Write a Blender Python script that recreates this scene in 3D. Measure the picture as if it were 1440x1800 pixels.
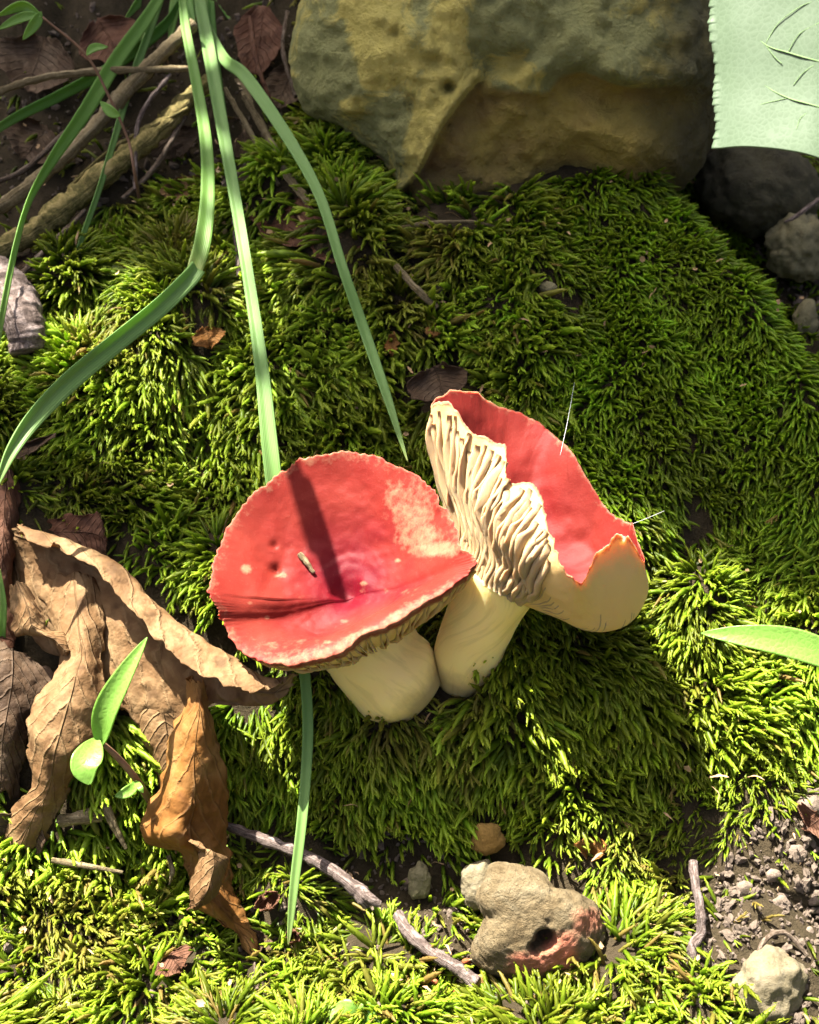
import bpy, bmesh, math, random
import numpy as np
from mathutils import Vector, Matrix

for o in list(bpy.data.objects):
    bpy.data.objects.remove(o)
SC = bpy.context.scene
COL = SC.collection
rng = np.random.default_rng(7)
random.seed(7)

# ------------------------------------------------------------------ camera
HF = 19.0                                   # half horizontal field of view
K = 2 * math.tan(math.radians(HF))          # picture width / depth
PITCH = math.radians(30)
CAM = np.array([0.0, -0.277, 0.16])
FW = np.array([0.0, math.cos(PITCH), -math.sin(PITCH)])
UP = np.array([0.0, math.sin(PITCH), math.cos(PITCH)])
RT = np.array([1.0, 0.0, 0.0])
cd = bpy.data.cameras.new('camera')
cam = bpy.data.objects.new('camera', cd)
COL.objects.link(cam)
cam.location = CAM
cam.rotation_euler = (math.radians(90) - PITCH, 0, 0)
cd.sensor_fit = 'HORIZONTAL'
cd.sensor_width = 36
cd.lens = 18 / math.tan(math.radians(HF))
cd.clip_start = 0.01
cd.clip_end = 200
cd.dof.use_dof = True
cd.dof.focus_distance = 0.335
cd.dof.aperture_fstop = 30
SC.camera = cam

# ------------------------------------------------------------------ light
SUN = -0.35 * RT + 0.95 * UP - 0.36 * FW     # towards the sun
SUN /= np.linalg.norm(SUN)
w = bpy.data.worlds.new('World')
SC.world = w
w.use_nodes = True
nt = w.node_tree
bg = nt.nodes['Background']
sky = nt.nodes.new('ShaderNodeTexSky')
sky.sky_type = 'NISHITA'
sky.sun_disc = False
sky.sun_elevation = math.asin(SUN[2])
sky.sun_rotation = math.atan2(SUN[0], SUN[1])
sky.air_density = 0.5
sky.dust_density = 6.0
sky.ozone_density = 0.3
nt.links.new(sky.outputs[0], bg.inputs[0])
bg.inputs[1].default_value = 0.05
sl = bpy.data.lights.new('sun', 'SUN')
sl.energy = 5.0
sl.angle = math.radians(0.5)
sl.color = (1.0, 0.94, 0.84)
so = bpy.data.objects.new('sun', sl)
COL.objects.link(so)
so.rotation_euler = Vector(SUN).to_track_quat('Z', 'Y').to_euler()
so.location = Vector(SUN) * 3
SC.view_settings.view_transform = 'Standard'
SC.view_settings.look = 'None'
SC.view_settings.gamma = 1
SC.view_settings.exposure = 2.8

# ------------------------------------------------------------------ maths
def P(px, py, d):
    return CAM + FW * d + RT * d * (px - 720) / 1440 * K + UP * d * (900 - py) / 1440 * K

def proj(p):
    q = np.asarray(p) - CAM
    d = q @ FW
    return 720 + (q @ RT) / d / K * 1440, 900 - (q @ UP) / d / K * 1440, d

def pxm(d):                                  # metres for one photo pixel at depth d
    return d * K / 1440

def sstep(a, b, x):
    t = np.clip((x - a) / (b - a), 0, 1)
    return t * t * (3 - 2 * t)

def _h(i, j, k, s):
    n = (i * 374761393 + j * 668265263 + k * 1274126177 + s * 362437) & 0xffffffff
    n = ((n ^ (n >> 13)) * 1274126177) & 0xffffffff
    n = ((n ^ (n >> 16)) * 2246822519) & 0xffffffff
    return ((n ^ (n >> 15)) & 0xffff) / 65535.0

def vnoise(p, s=0):                          # smooth value noise, -1..1
    p = np.asarray(p, float)
    f = np.floor(p)
    t = p - f
    t = t * t * (3 - 2 * t)
    i = f.astype(np.int64)
    r = 0
    for a in (0, 1):
        for b in (0, 1):
            for c in (0, 1):
                wgt = (t[..., 0] if a else 1 - t[..., 0]) * (t[..., 1] if b else 1 - t[..., 1]) * (t[..., 2] if c else 1 - t[..., 2])
                r = r + wgt * _h(i[..., 0] + a, i[..., 1] + b, i[..., 2] + c, s)
    return r * 2 - 1

def fbm(p, s=0, o=4, g=0.5):
    p = np.asarray(p, float)
    r, a = 0, 1.0
    for k in range(o):
        r = r + a * vnoise(p * 2 ** k, s + k * 17)
        a *= g
    return r

def crom(pts, n, closed=False):
    """Catmull-Rom through pts (m,...) -> n samples"""
    p = np.asarray(pts, float)
    m = len(p)
    if closed:
        u = np.arange(n) / n * m
        i = np.floor(u).astype(int)
        t = u - i
        g = lambda k: p[(i + k) % m]
    else:
        u = np.linspace(0, m - 1, n)
        i = np.minimum(np.floor(u).astype(int), max(m - 2, 0))
        t = u - i
        pe = np.concatenate([[2 * p[0] - p[1]], p, [2 * p[-1] - p[-2]]])
        g = lambda k: pe[i + 1 + k]
    t = t.reshape((-1,) + (1,) * (p.ndim - 1))
    a, b, c, d = g(-1), g(0), g(1), g(2)
    return 0.5 * (2 * b + (c - a) * t + (2 * a - 5 * b + 4 * c - d) * t * t + (3 * b - a - 3 * c + d) * t ** 3)

def nrm(v):
    v = np.asarray(v, float)
    return v / np.maximum(np.linalg.norm(v, axis=-1, keepdims=True), 1e-12)

# ------------------------------------------------------------------ terrain height
_Y = [-30, -3, -0.5, -0.15, -0.07, -0.035, -0.02, -0.008, 0.004, 0.03, 0.07, 0.12, 0.16, 0.2, 0.26, 0.4, 1.0, 5, 40]
_ZA = [-.4, -.25, -.16, -.135, -.124, -.120, -.111, -.085, -.066, -.045, -.013, .028, .052, .07, .13, .30, .75, 1.6, 4]
_ZB = [-.4, -.25, -.16, -.135, -.122, -.104, -.093, -.083, -.073, -.050, -.016, .026, .050, .07, .13, .30, .75, 1.6, 4]
cc = rng.uniform([-0.32, -0.16], [0.32, 0.3], (330, 2))          # moss cushion centres
cr = rng.uniform(0.013, 0.027, 330)
ch = rng.uniform(0.15, 1.0, 330) * 0.017
yy = np.linspace(-30, 40, 10)

def hbase(x, y):
    a, b = np.interp(y, _Y, _ZA), np.interp(y, _Y, _ZB)
    for dy in (-.006, .006):
        a = a + np.interp(y + dy, _Y, _ZA); b = b + np.interp(y + dy, _Y, _ZB)
    a, b = a / 3, b / 3
    t = sstep(0.045, 0.10, x)
    z = a * (1 - t) + b * t
    # far right: the mound falls away into a dark gully
    e = (x - 0.088) * 0.86 + (y - 0.152) * 0.51
    z = z - 0.075 * sstep(0.0, 0.045, e) * sstep(0.04, 0.09, y) * (1 - sstep(0.35, 0.5, y))
    # left background: hollow under the grass
    z = z - 0.02 * sstep(0.09, 0.16, y) * sstep(-0.01, -0.08, x) * (1 - sstep(0.3, 0.5, y))
    return z

def cushions(x, y):
    x = np.asarray(x, float); y = np.asarray(y, float)
    z = np.zeros_like(x)
    for (a, b), r, h in zip(cc, cr, ch):
        m = (np.abs(x - a) < r) & (np.abs(y - b) < r)
        if m.any():
            q = 1 - ((x[m] - a) ** 2 + (y[m] - b) ** 2) / r ** 2
            z[m] = np.maximum(z[m], h * np.clip(q, 0, 1) ** 0.6)
    return z

def hfull(x, y):
    x = np.asarray(x, float); y = np.asarray(y, float)
    p = np.stack([x * 30, y * 30, x * 0], -1)
    near = (np.abs(x) < 0.4) & (np.abs(y) < 0.5)
    z = hbase(x, y) + np.where(near, 0.003, 0.0) * fbm(p, 3, 3) + np.where(near, 0, 0.02) * fbm(p / 12, 9, 3)
    cz = cushions(x, y)
    calm = 1 - .72 * sstep(.02, .07, x) * sstep(.03, .07, y)      # the right-hand mound is smooth
    return z + (cz - .004) * calm * near

def gdepth(px, py, f=hbase):
    d = np.arange(0.2, 0.9, 0.0006)
    q = CAM + d[:, None] * (FW + RT * (px - 720) / 1440 * K + UP * (900 - py) / 1440 * K)
    below = q[:, 2] < f(q[:, 0], q[:, 1])
    return float(d[np.argmax(below)]) if below.any() else 0.9

def PG(px, py, off=0.0):                     # point `off` metres in front of the ground along the view
    return P(px, py, gdepth(px, py) - off)

# ------------------------------------------------------------------ materials
class N:
    def __init__(self, name):
        self.m = bpy.data.materials.new(name)
        self.m.use_nodes = True
        self.t = self.m.node_tree
        self.b = self.t.nodes['Principled BSDF']
        self.out = self.t.nodes['Material Output']
    def n(self, typ, **kw):
        x = self.t.nodes.new('ShaderNode' + typ)
        for k, v in kw.items():
            if k.startswith('i_'):
                key = k[2:]
                key = int(key) if key.isdigit() else key.replace('_', ' ')
                s = x.inputs[key]
                if hasattr(v, 'outputs'): self.l(v.outputs[0], s)
                elif hasattr(v, 'is_output'): self.l(v, s)
                else: s.default_value = v
            else:
                setattr(x, k, v)
        return x
    def l(self, a, b): self.t.links.new(a, b)
    def coord(self): return self.n('TexCoord').outputs['Object']
    def noise(self, scale, detail=5, rough=.55, vec=None, dist=0):
        x = self.n('TexNoise', i_Scale=scale, i_Detail=detail, i_Roughness=rough, i_Distortion=dist)
        self.l(vec if vec is not None else self.coord(), x.inputs['Vector'])
        return x.outputs['Fac']
    def ramp(self, fac, stops):
        r = self.n('ValToRGB')
        while len(r.color_ramp.elements) < len(stops): r.color_ramp.elements.new(0.5)
        for e, (p, c) in zip(r.color_ramp.elements, stops):
            e.position = p; e.color = (*c, 1) if len(c) == 3 else c
        self.l(fac, r.inputs[0])
        return r.outputs[0]
    def mix(self, f, a, b, mode='MIX'):
        x = self.n('Mix', data_type='RGBA', blend_type=mode)
        for s, v in ((x.inputs[0], f), (x.inputs[6], a), (x.inputs[7], b)):
            if hasattr(v, 'is_output'): self.l(v, s)
            elif isinstance(v, (tuple, list)): s.default_value = (*v, 1) if len(v) == 3 else v
            else: s.default_value = v
        return x.outputs[2]
    def attr(self, name, typ='GEOMETRY', o='Color'):
        return self.n('Attribute', attribute_name=name, attribute_type=typ).outputs[o]
    def math(self, op, a, b=0.0):
        x = self.n('Math', operation=op)
        for s, v in ((x.inputs[0], a), (x.inputs[1], b)):
            if hasattr(v, 'is_output'): self.l(v, s)
            else: s.default_value = v
        return x.outputs[0]
    def base(self, c):
        if hasattr(c, 'is_output'): self.l(c, self.b.inputs['Base Color'])
        else: self.b.inputs['Base Color'].default_value = (*c, 1)
    def bump(self, h, strength=0.5, dist=0.0005):
        x = self.n('Bump', i_Strength=strength, i_Distance=dist)
        self.l(h, x.inputs['Height'])
        self.l(x.outputs[0], self.b.inputs['Normal'])
        return x
    def set(self, rough=.6, spec=.4, sss=0, rad=(1, .4, .2), scale=.003):
        self.b.inputs['Roughness'].default_value = rough
        self.b.inputs['Specular IOR Level'].default_value = spec
        if sss:
            self.b.inputs['Subsurface Weight'].default_value = sss
            self.b.inputs['Subsurface Radius'].default_value = rad
            self.b.inputs['Subsurface Scale'].default_value = scale
    def translucent(self, c, f, bump=None):
        t = self.n('BsdfTranslucent')
        if hasattr(c, 'is_output'): self.l(c, t.inputs[0])
        else: t.inputs[0].default_value = (*c, 1)
        m = self.n('MixShader', i_0=f)
        self.l(self.b.outputs[0], m.inputs[1]); self.l(t.outputs[0], m.inputs[2])
        self.l(m.outputs[0], self.out.inputs['Surface'])

def M_simple(name, c1, c2, scale=60, rough=.8, spec=.2, bump=.5, bdist=.0006, detail=6, dist=.3, bscale=None, c3=None):
    m = N(name)
    f0 = m.noise(scale, detail, .6, dist=dist); f1 = m.noise(scale * 6, 6, .7)
    f = m.math('ADD', m.math('MULTIPLY', f0, .55), m.math('MULTIPLY', f1, .45))
    m.base(m.ramp(f, [(.32, c1), (.68, c2)] if c3 is None else [(.3, c1), (.5, c2), (.7, c3)]))
    m.set(rough, spec)
    m.bump(m.math('ADD', m.noise(bscale or scale * 4, 7, .7), m.math('MULTIPLY', f1, .6)), bump, bdist)
    return m.m

def M_blade(name, c1, c2, ct, f=.35, rough=.38, spec=.5):
    """grass or leaf: longitudinal ribs over uv.x"""
    m = N(name)
    uv = m.n('TexCoord').outputs['UV']
    sx = m.n('SeparateXYZ'); m.l(uv, sx.inputs[0])
    rib = m.math('SINE', m.math('MULTIPLY', sx.outputs[0], 62.0))
    nz = m.noise(120, 5)
    c = m.mix(nz, c1, c2)
    c = m.mix(m.math('MULTIPLY', m.math('ADD', rib, 1.0), .16), c, tuple(x * .45 for x in c1))
    tip = m.math('POWER', sx.outputs[1], 14.0)
    c = m.mix(m.math('MULTIPLY', tip, .6), c, (.30, .24, .08))
    m.base(c); m.set(rough, spec)
    m.bump(rib, .35, .00012)
    m.translucent(m.mix(nz, ct, tuple(x * .8 for x in ct)), f)
    return m.m

def M_leafgreen(name, c1, c2, ct, f=.4, rough=.4, spec=.5, bmp=.35):
    m = N(name)
    nz = m.noise(90, 6, .6)
    c = m.mix(nz, c1, c2)
    v = m.n('TexVoronoi', feature='DISTANCE_TO_EDGE', i_Scale=700.0)
    m.l(m.coord(), v.inputs['Vector'])
    e = m.ramp(v.outputs[0], [(0, (1, 1, 1)), (.12, (0, 0, 0))])
    c = m.mix(m.math('MULTIPLY', e, .25), c, tuple(min(1, x * 1.5) for x in c2))
    m.base(c); m.set(rough, spec)
    m.bump(m.math('ADD', v.outputs[0], nz), bmp, .0004)
    m.translucent(ct, f)
    return m.m

def M_dead(name, c1, c2, c3, ct=None, f=.18, scale=70):
    m = N(name)
    c1, c2, c3 = [tuple(x * .5 for x in q) for q in (c1, c2, c3)]
    uv = m.n('TexCoord').outputs['UV']
    sx = m.n('SeparateXYZ'); m.l(uv, sx.inputs[0])
    n1 = m.noise(scale, 7, .62, dist=.6)
    n2 = m.noise(scale * 5, 5, .6)
    c = m.ramp(n1, [(.28, c1), (.48, c2), (.7, c3)])
    c = m.mix(m.math('MULTIPLY', m.ramp(n2, [(.45, (0, 0, 0)), (.62, (1, 1, 1))]), .45), c, tuple(x * .55 for x in c2))
    n4 = m.noise(scale * 2.3, 4, .5)
    c = m.mix(m.math('MULTIPLY', m.ramp(n4, [(.58, (0, 0, 0)), (.68, (1, 1, 1))]), .6), c, tuple(x * .5 for x in c1))
    # pinnate veins: chevrons off a midrib
    av = m.math('ABSOLUTE', m.math('SUBTRACT', sx.outputs[0], .5))
    ph = m.math('ADD', m.math('MULTIPLY', sx.outputs[1], 27.0), m.math('MULTIPLY', av, -14.0))
    ph = m.math('ADD', ph, m.math('MULTIPLY', n1, 4.0))
    vein = m.math('POWER', m.math('ABSOLUTE', m.math('SINE', ph)), 30.0)
    rib = m.ramp(av, [(0, (1, 1, 1)), (.018, (0, 0, 0))])
    fine = m.n('TexVoronoi', feature='DISTANCE_TO_EDGE', i_Scale=520.0); m.l(m.coord(), fine.inputs['Vector'])
    ht = m.math('ADD', m.math('MULTIPLY', vein, .8), m.math('MULTIPLY', m.math('ADD', n2, m.math('MULTIPLY', fine.outputs[0], .35)), 1.0))
    ht = m.math('ADD', ht, m.math('MULTIPLY', rib, 1.0))
    c = m.mix(m.math('MULTIPLY', m.math('ADD', vein, rib), .38), c, tuple(min(1, x * 1.1) for x in c3))
    m.base(c); m.set(.7, .12)
    m.bump(ht, .9, .0006)
    m.translucent(ct or tuple(x * 1.2 for x in c2), f)
    return m.m

MAT = {}
def moss_mat(name, tip, mid, low, dead, f=.42):
    m = N(name)
    t = m.attr('t', o='Fac')
    tint = m.attr('tint', 'INSTANCER', 'Fac')
    br = m.attr('brown', 'INSTANCER', 'Fac')
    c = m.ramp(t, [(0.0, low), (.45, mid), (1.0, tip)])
    hs = m.n('HueSaturation', i_Saturation=1.0)
    m.l(m.math('ADD', m.math('MULTIPLY', tint, .035), .485), hs.inputs['Hue'])
    m.l(m.math('ADD', m.math('MULTIPLY', tint, 1.0), .45), hs.inputs['Value'])
    m.l(c, hs.inputs['Color'])
    c = m.mix(br, hs.outputs[0], dead)
    m.base(c); m.set(.45, .32)
    tc = m.mix(.25, c, (1, 1, .3), 'MULTIPLY')
    m.translucent(c, f)
    return m.m
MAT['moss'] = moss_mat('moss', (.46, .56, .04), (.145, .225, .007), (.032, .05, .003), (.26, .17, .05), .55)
MAT['moss_short'] = moss_mat('moss_short', (.30, .43, .016), (.14, .235, .006), (.04, .065, .004), (.2, .12, .04), .5)
MAT['soil'] = M_simple('soil', (.022, .018, .009), (.07, .052, .03), 220, .95, .1, .9, .002)
MAT['crumb'] = M_simple('crumb', (0.102, 0.0748, 0.0544), (0.2312, 0.1836, 0.1428), 400, .95, .1, .8, .0006)
MAT['stem'] = None

def cap_mat():
    m = N('cap_skin')
    red = m.attr('red', o='Fac')          # 1 = skin, 0 = cream flesh
    deep = m.attr('deep', o='Fac')        # centre of the funnel
    pale = m.attr('pale', o='Fac')        # rubbed, peeled skin
    n1 = m.noise(420, 7, .68)
    n2 = m.noise(1400, 5, .7)
    n3 = m.noise(45, 4, .5)
    skin = m.ramp(n3, [(.3, (.130, .0105, .0075)), (.7, (.160, .022, .014))])
    skin = m.mix(m.math('MULTIPLY', deep, 1.0), skin, (0.0821, 0.0015, 0.0056))
    fl = m.ramp(n2, [(.60, (0, 0, 0)), (.70, (1, 1, 1))])
    skin = m.mix(m.math('MULTIPLY', fl, .12), skin, (0.4046, 0.1666, 0.119))
    pm = m.math('MULTIPLY_ADD', n1, 2.2); pm.node.inputs[2].default_value = -1.1
    pmk = m.math('ADD', pale, m.math('MULTIPLY', pm, .7))
    pk = m.ramp(pmk, [(.26, (0, 0, 0)), (.80, (1, 1, 1))])
    peach = m.mix(n2, (0.2187, 0.0883, 0.0462), (0.2527, 0.1602, 0.0971))
    skin = m.mix(m.math('MULTIPLY', pk, .82), skin, peach)
    cream = m.mix(n3, (0.5489, 0.3472, 0.137), (0.5809, 0.4036, 0.1774))
    rm = m.math('ADD', red, m.math('MULTIPLY', m.math('SUBTRACT', n1, .5), .55))
    c = m.mix(m.ramp(rm, [(.42, (0, 0, 0)), (.6, (1, 1, 1))]), cream, skin)
    m.base(c); m.set(.55, .09, sss=.25, rad=(1, .35, .2), scale=.0018)
    m.bump(m.math('ADD', m.math('MULTIPLY', n2, .5), n1), .28, .0005)
    return m.m
def flesh_mat(name, a, b, sc, bump=.25):
    m = N(name)
    n1 = m.noise(70, 5, .55); n2 = m.noise(500, 5, .6)
    spots = m.ramp(m.noise(140, 3, .5), [(.70, (0, 0, 0)), (.78, (1, 1, 1))])
    c = m.mix(n1, a, b)
    c = m.mix(m.math('MULTIPLY', spots, .35), c, (.45, .22, .07))
    mp = m.n('Mapping'); mp.inputs['Scale'].default_value = (26, 2.2, 1)
    m.l(m.n('TexCoord').outputs['UV'], mp.inputs['Vector'])
    fib = m.noise(1.0, 6, .6, vec=mp.outputs[0], dist=.4)
    if name == 'stem':
        c = m.mix(m.math('MULTIPLY', m.ramp(fib, [(.38, (1, 1, 1)), (.5, (0, 0, 0))]), .28), c, tuple(x * .55 for x in a))
        sy = m.n('SeparateXYZ'); m.l(m.n('TexCoord').outputs['UV'], sy.inputs[0])
        dirt = m.math('ADD', m.math('MULTIPLY', sy.outputs[1], -2.6), m.math('MULTIPLY', n1, 1.6))
        c = m.mix(m.math('MULTIPLY', m.ramp(dirt, [(.1, (0, 0, 0)), (.55, (1, 1, 1))]), .55), c, (.16, .11, .045))
        n2 = m.math('ADD', n2, m.math('MULTIPLY', fib, 1.4))
    m.base(c); m.set(.55, .15, sss=.7, rad=(1, .6, .3), scale=sc)
    m.bump(n2, bump, .0003)
    return m.m
MAT['cap'] = cap_mat()
MAT['gill'] = flesh_mat('gill', (0.3103, 0.2087, 0.1069), (0.3423, 0.257, 0.15), .0022)
MAT['stem'] = flesh_mat('stem', (0.8288, 0.6048, 0.2128), (0.8736, 0.6944, 0.2912), .008)

# ------------------------------------------------------------------ object helpers
def mesh(name, v, f, mat, parent=None, smooth=True, uv=None, attrs=None):
    me = bpy.data.meshes.new(name)
    me.from_pydata([tuple(x) for x in np.asarray(v, float)], [], [tuple(int(i) for i in q) for q in f])
    if smooth: me.polygons.foreach_set('use_smooth', [True] * len(me.polygons))
    if uv is not None:
        l = me.uv_layers.new(name='UVMap')
        idx = np.empty(len(me.loops), int); me.loops.foreach_get('vertex_index', idx)
        l.data.foreach_set('uv', np.asarray(uv, float)[idx].ravel())
    for k, a in (attrs or {}).items():
        at = me.attributes.new(k, 'FLOAT', 'POINT')
        at.data.foreach_set('value', np.asarray(a, float).ravel())
    me.update()
    o = bpy.data.objects.new(name, me)
    COL.objects.link(o)
    if mat: me.materials.append(mat)
    if parent:
        o.parent = parent
        o.matrix_parent_inverse = Matrix.Translation(parent.location).inverted()
    return o

def tag(o, label, cat, group=None, kind=None):
    if label: o['label'] = label
    if cat: o['category'] = cat
    if group: o['group'] = group
    if kind: o['kind'] = kind
    return o

def empty(name, loc, label, cat, group=None):
    o = bpy.data.objects.new(name, None)
    COL.objects.link(o)
    o.location = Vector(loc)
    o.empty_display_size = .01
    return tag(o, label, cat, group)

def grid_faces(a, b, close_a=False, close_b=False, off=0):
    f = []
    for i in range(a if close_a else a - 1):
        for j in range(b if close_b else b - 1):
            f.append((off + i * b + j, off + i * b + (j + 1) % b, off + ((i + 1) % a) * b + (j + 1) % b, off + ((i + 1) % a) * b + j))
    return f

def solid(o, t, off=0):
    m = o.modifiers.new('thickness', 'SOLIDIFY'); m.thickness = t; m.offset = off; m.use_even_offset = False
    return o

def surf_normals(g, closed=False):
    """normals of a grid (a,b,3)"""
    du = np.gradient(g, axis=0)
    dv = np.gradient(g, axis=1)
    if closed:
        dv = (np.roll(g, -1, 1) - np.roll(g, 1, 1)) / 2
    return nrm(np.cross(du, dv))

def tube(name, pts, rad, mat, parent=None, n=60, sides=10, rough=0.0, seed=0, nf=300, flat=1.0):
    c = crom(np.asarray(pts), n)
    r = crom(np.asarray(rad, float).reshape(-1, 1), n)[:, 0] if not np.isscalar(rad) else np.full(n, rad)
    r = np.maximum(r, 1e-5)
    t = nrm(np.gradient(c, axis=0))
    ref = np.array([.3, .2, .93])
    a = nrm(np.cross(t, ref)); b = np.cross(t, a)
    th = np.arange(sides) / sides * 2 * math.pi
    ring = a[:, None] * np.cos(th)[None, :, None] + b[:, None] * np.sin(th)[None, :, None] * flat
    v = c[:, None] + ring * r[:, None, None]
    if rough:
        v = v + ring * (r[:, None] * rough * fbm(v * nf, seed, 3))[..., None]
    vv = np.concatenate([v.reshape(-1, 3), c[:1], c[-1:]])
    f = grid_faces(n, sides, close_b=True)
    m = n * sides
    f += [(m, (j + 1) % sides, j) for j in range(sides)]
    f += [(m + 1, (n - 1) * sides + j, (n - 1) * sides + (j + 1) % sides) for j in range(sides)]
    uv = np.concatenate([np.stack(np.meshgrid(np.arange(sides) / sides, np.linspace(0, 1, n)), -1).reshape(-1, 2), [[0, 0], [0, 1]]])
    return mesh(name, vv, f, mat, parent, uv=uv)

def blade(name, pts, widths, mat, parent=None, n=70, fold=.25, twist=0, thick=.00025, face=None, wob=0.0, seed=0):
    """ribbon leaf along 3-D points, widths in metres"""
    c = crom(np.asarray(pts), n)
    wd = np.maximum(crom(np.asarray(widths, float).reshape(-1, 1), n)[:, 0], .0001)
    t = nrm(np.gradient(c, axis=0))
    view = nrm(CAM - c) if face is None else np.broadcast_to(nrm(face), c.shape)
    s = nrm(np.cross(t, view))
    nn = np.cross(s, t)
    ang = np.interp(np.linspace(0, 1, n), np.linspace(0, 1, len(twist)), twist) if not np.isscalar(twist) else np.full(n, twist)
    s2 = s * np.cos(ang)[:, None] + nn * np.sin(ang)[:, None]
    n2 = -s * np.sin(ang)[:, None] + nn * np.cos(ang)[:, None]
    cols = np.linspace(-1, 1, 7)
    z = (np.abs(cols) - .5) * fold
    g = c[:, None] + s2[:, None] * (cols[None, :, None] * wd[:, None, None] / 2) + n2[:, None] * (z[None, :, None] * wd[:, None, None] / 2)
    if wob:
        g = g + n2[:, None] * (wob * fbm(g * 120, seed, 2))[..., None]
    uv = np.stack(np.meshgrid((cols + 1) / 2, np.linspace(0, 1, n)), -1).reshape(-1, 2)
    o = mesh(name, g.reshape(-1, 3), grid_faces(n, 7), mat, parent, uv=uv)
    return solid(o, thick)

def leaf(name, pts, width, mat, parent=None, n=44, m=15, cup=.2, shape=1.0, face=None, serr=0, nser=14, thick=.0003, roll=0, blunt=.75):
    """broad leaf: spine points base->tip, greatest width in metres"""
    c = crom(np.asarray(pts), n)
    t = nrm(np.gradient(c, axis=0))
    view = nrm(CAM - c) if face is None else np.broadcast_to(nrm(face), c.shape)
    s = nrm(np.cross(t, view)); nn = np.cross(s, t)
    s, nn = s * math.cos(roll) + nn * math.sin(roll), nn * math.cos(roll) - s * math.sin(roll)
    u = np.linspace(0, 1, n)
    prof = np.sin(np.pi * u ** shape) ** blunt
    if serr: prof = prof * (1 + serr * ((u * nser) % 1.0 - .5) * 2 * np.sin(np.pi * u))
    prof = np.maximum(prof, .015)
    cols = np.linspace(-1, 1, m)
    z = (cols ** 2) * cup + .05 * np.abs(cols)
    g = c[:, None] + s[:, None] * (cols[None, :, None] * (prof * width / 2)[:, None, None]) + nn[:, None] * (z[None, :, None] * (prof * width / 2)[:, None, None])
    uv = np.stack(np.meshgrid((cols + 1) / 2, u), -1).reshape(-1, 2)
    o = mesh(name, g.reshape(-1, 3), grid_faces(n, m), mat, parent, uv=uv)
    return solid(o, thick)

def sheet(name, rows, mat, parent=None, a=70, b=40, crumple=.0008, cf=110, seed=0, thick=.0002, ragged=.0, absd=False, holes=0):
    """dead leaf lofted through rows of (px,py,off): columns run across the leaf"""
    g0 = np.array([[P(*q) if absd else PG(*q) for q in r] for r in rows])
    g = crom(g0, a)
    g = crom(g.transpose(1, 0, 2), b).transpose(1, 0, 2)
    if ragged:                                   # pull the two side edges and ends in and out
        for e, k in ((0, 1), (-1, -2)):
            d = g[:, e] - g[:, k * 3 if e == 0 else -4]
            am = ragged * fbm(np.stack([np.arange(a) * .22, np.full(a, seed + e * 3.3), np.zeros(a)], -1), seed, 3)
            g[:, e] = g[:, e] + nrm(d) * am[:, None]
            g[:, k] = g[:, k] + nrm(d) * am[:, None] * .5
        for e in (0, -1):
            d = g[e] - g[3 if e == 0 else -4]
            am = ragged * fbm(np.stack([np.arange(b) * .25, np.full(b, seed + 9 + e * 2.1), np.zeros(b)], -1), seed, 3)
            g[e] = g[e] + nrm(d) * am[:, None]
    n = surf_normals(g)
    rdg = 1 - 2 * np.abs(fbm(g * cf * 1.3 + 7, seed + 3, 3))
    g = g + n * (crumple * .7 * fbm(g * cf, seed, 4) + crumple * .45 * rdg)[..., None]
    uv = np.stack(np.meshgrid(np.linspace(0, 1, b), np.linspace(0, 1, a)), -1).reshape(-1, 2)
    o = mesh(name, g.reshape(-1, 3), grid_faces(a, b), mat, parent, uv=uv)
    return solid(o, thick)

def stone(name, outline, d, thick, mat, parent=None, sub=5, bump=.06, nf=60, seed=0, squareness=2.0, dents=(), relief=None, attrs_fn=None, back=None):
    """closed stone whose silhouette follows an outline (photo pixels) at depth d; thick = half depth in metres"""
    ol = np.array(outline, float)
    c = (ol.max(0) + ol.min(0)) / 2
    ang = np.arctan2(ol[:, 1] - c[1], ol[:, 0] - c[0])
    rad = np.hypot(ol[:, 1] - c[1], ol[:, 0] - c[0])
    o_ = np.argsort(ang); ang, rad = ang[o_], rad[o_]
    ang = np.concatenate([ang - 2 * math.pi, ang, ang + 2 * math.pi]); rad = np.tile(rad, 3)
    bm = bmesh.new(); bmesh.ops.create_icosphere(bm, subdivisions=sub, radius=1)
    v = np.array([x.co[:] for x in bm.verts]); f = [[q.index for q in x.verts] for x in bm.faces]; bm.free()
    # local: x right, y down, z towards the camera
    th = np.arctan2(v[:, 1], v[:, 0]); rxy = np.hypot(v[:, 0], v[:, 1])
    R = np.interp(th, ang, rad)
    for k in (-.06, .06): R = R + np.interp(th + k, ang, rad)
    R = R / 3
    q = 2.0 / squareness
    rr = np.clip(rxy, 0, 1) ** q
    zz = np.sign(v[:, 2]) * np.abs(v[:, 2]) ** q
    px = c[0] + np.cos(th) * R * rr; py = c[1] + np.sin(th) * R * rr
    depth = d - zz * np.where(zz > 0, thick, back or thick)
    if relief is not None: depth = depth + relief(px, py) * (zz > 0) * np.clip(zz * 3, 0, 1)
    p = np.array([P(a, b, e) for a, b, e in zip(px, py, depth)])
    cen = P(c[0], c[1], d)
    n = nrm(p - cen)
    size = np.mean(R) * pxm(d)
    p = p + n * (size * bump * fbm(p * nf, seed, 5, .55))[:, None]
    p = p + n * (size * bump * .30 * fbm(p * nf * 6, seed + 50, 3, .6))[:, None]
    for (hx, hy, hr, hd) in dents:
        qx, qy, _ = proj(p)
        e = np.hypot(qx - hx, qy - hy) / hr
        m = (zz > 0)
        p = p + FW * (hd * np.exp(-e ** 4) * m)[:, None]
    at = attrs_fn(*proj(p)[:2], p) if attrs_fn else None
    return mesh(name, p, f, mat, parent, attrs=at)

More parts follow.
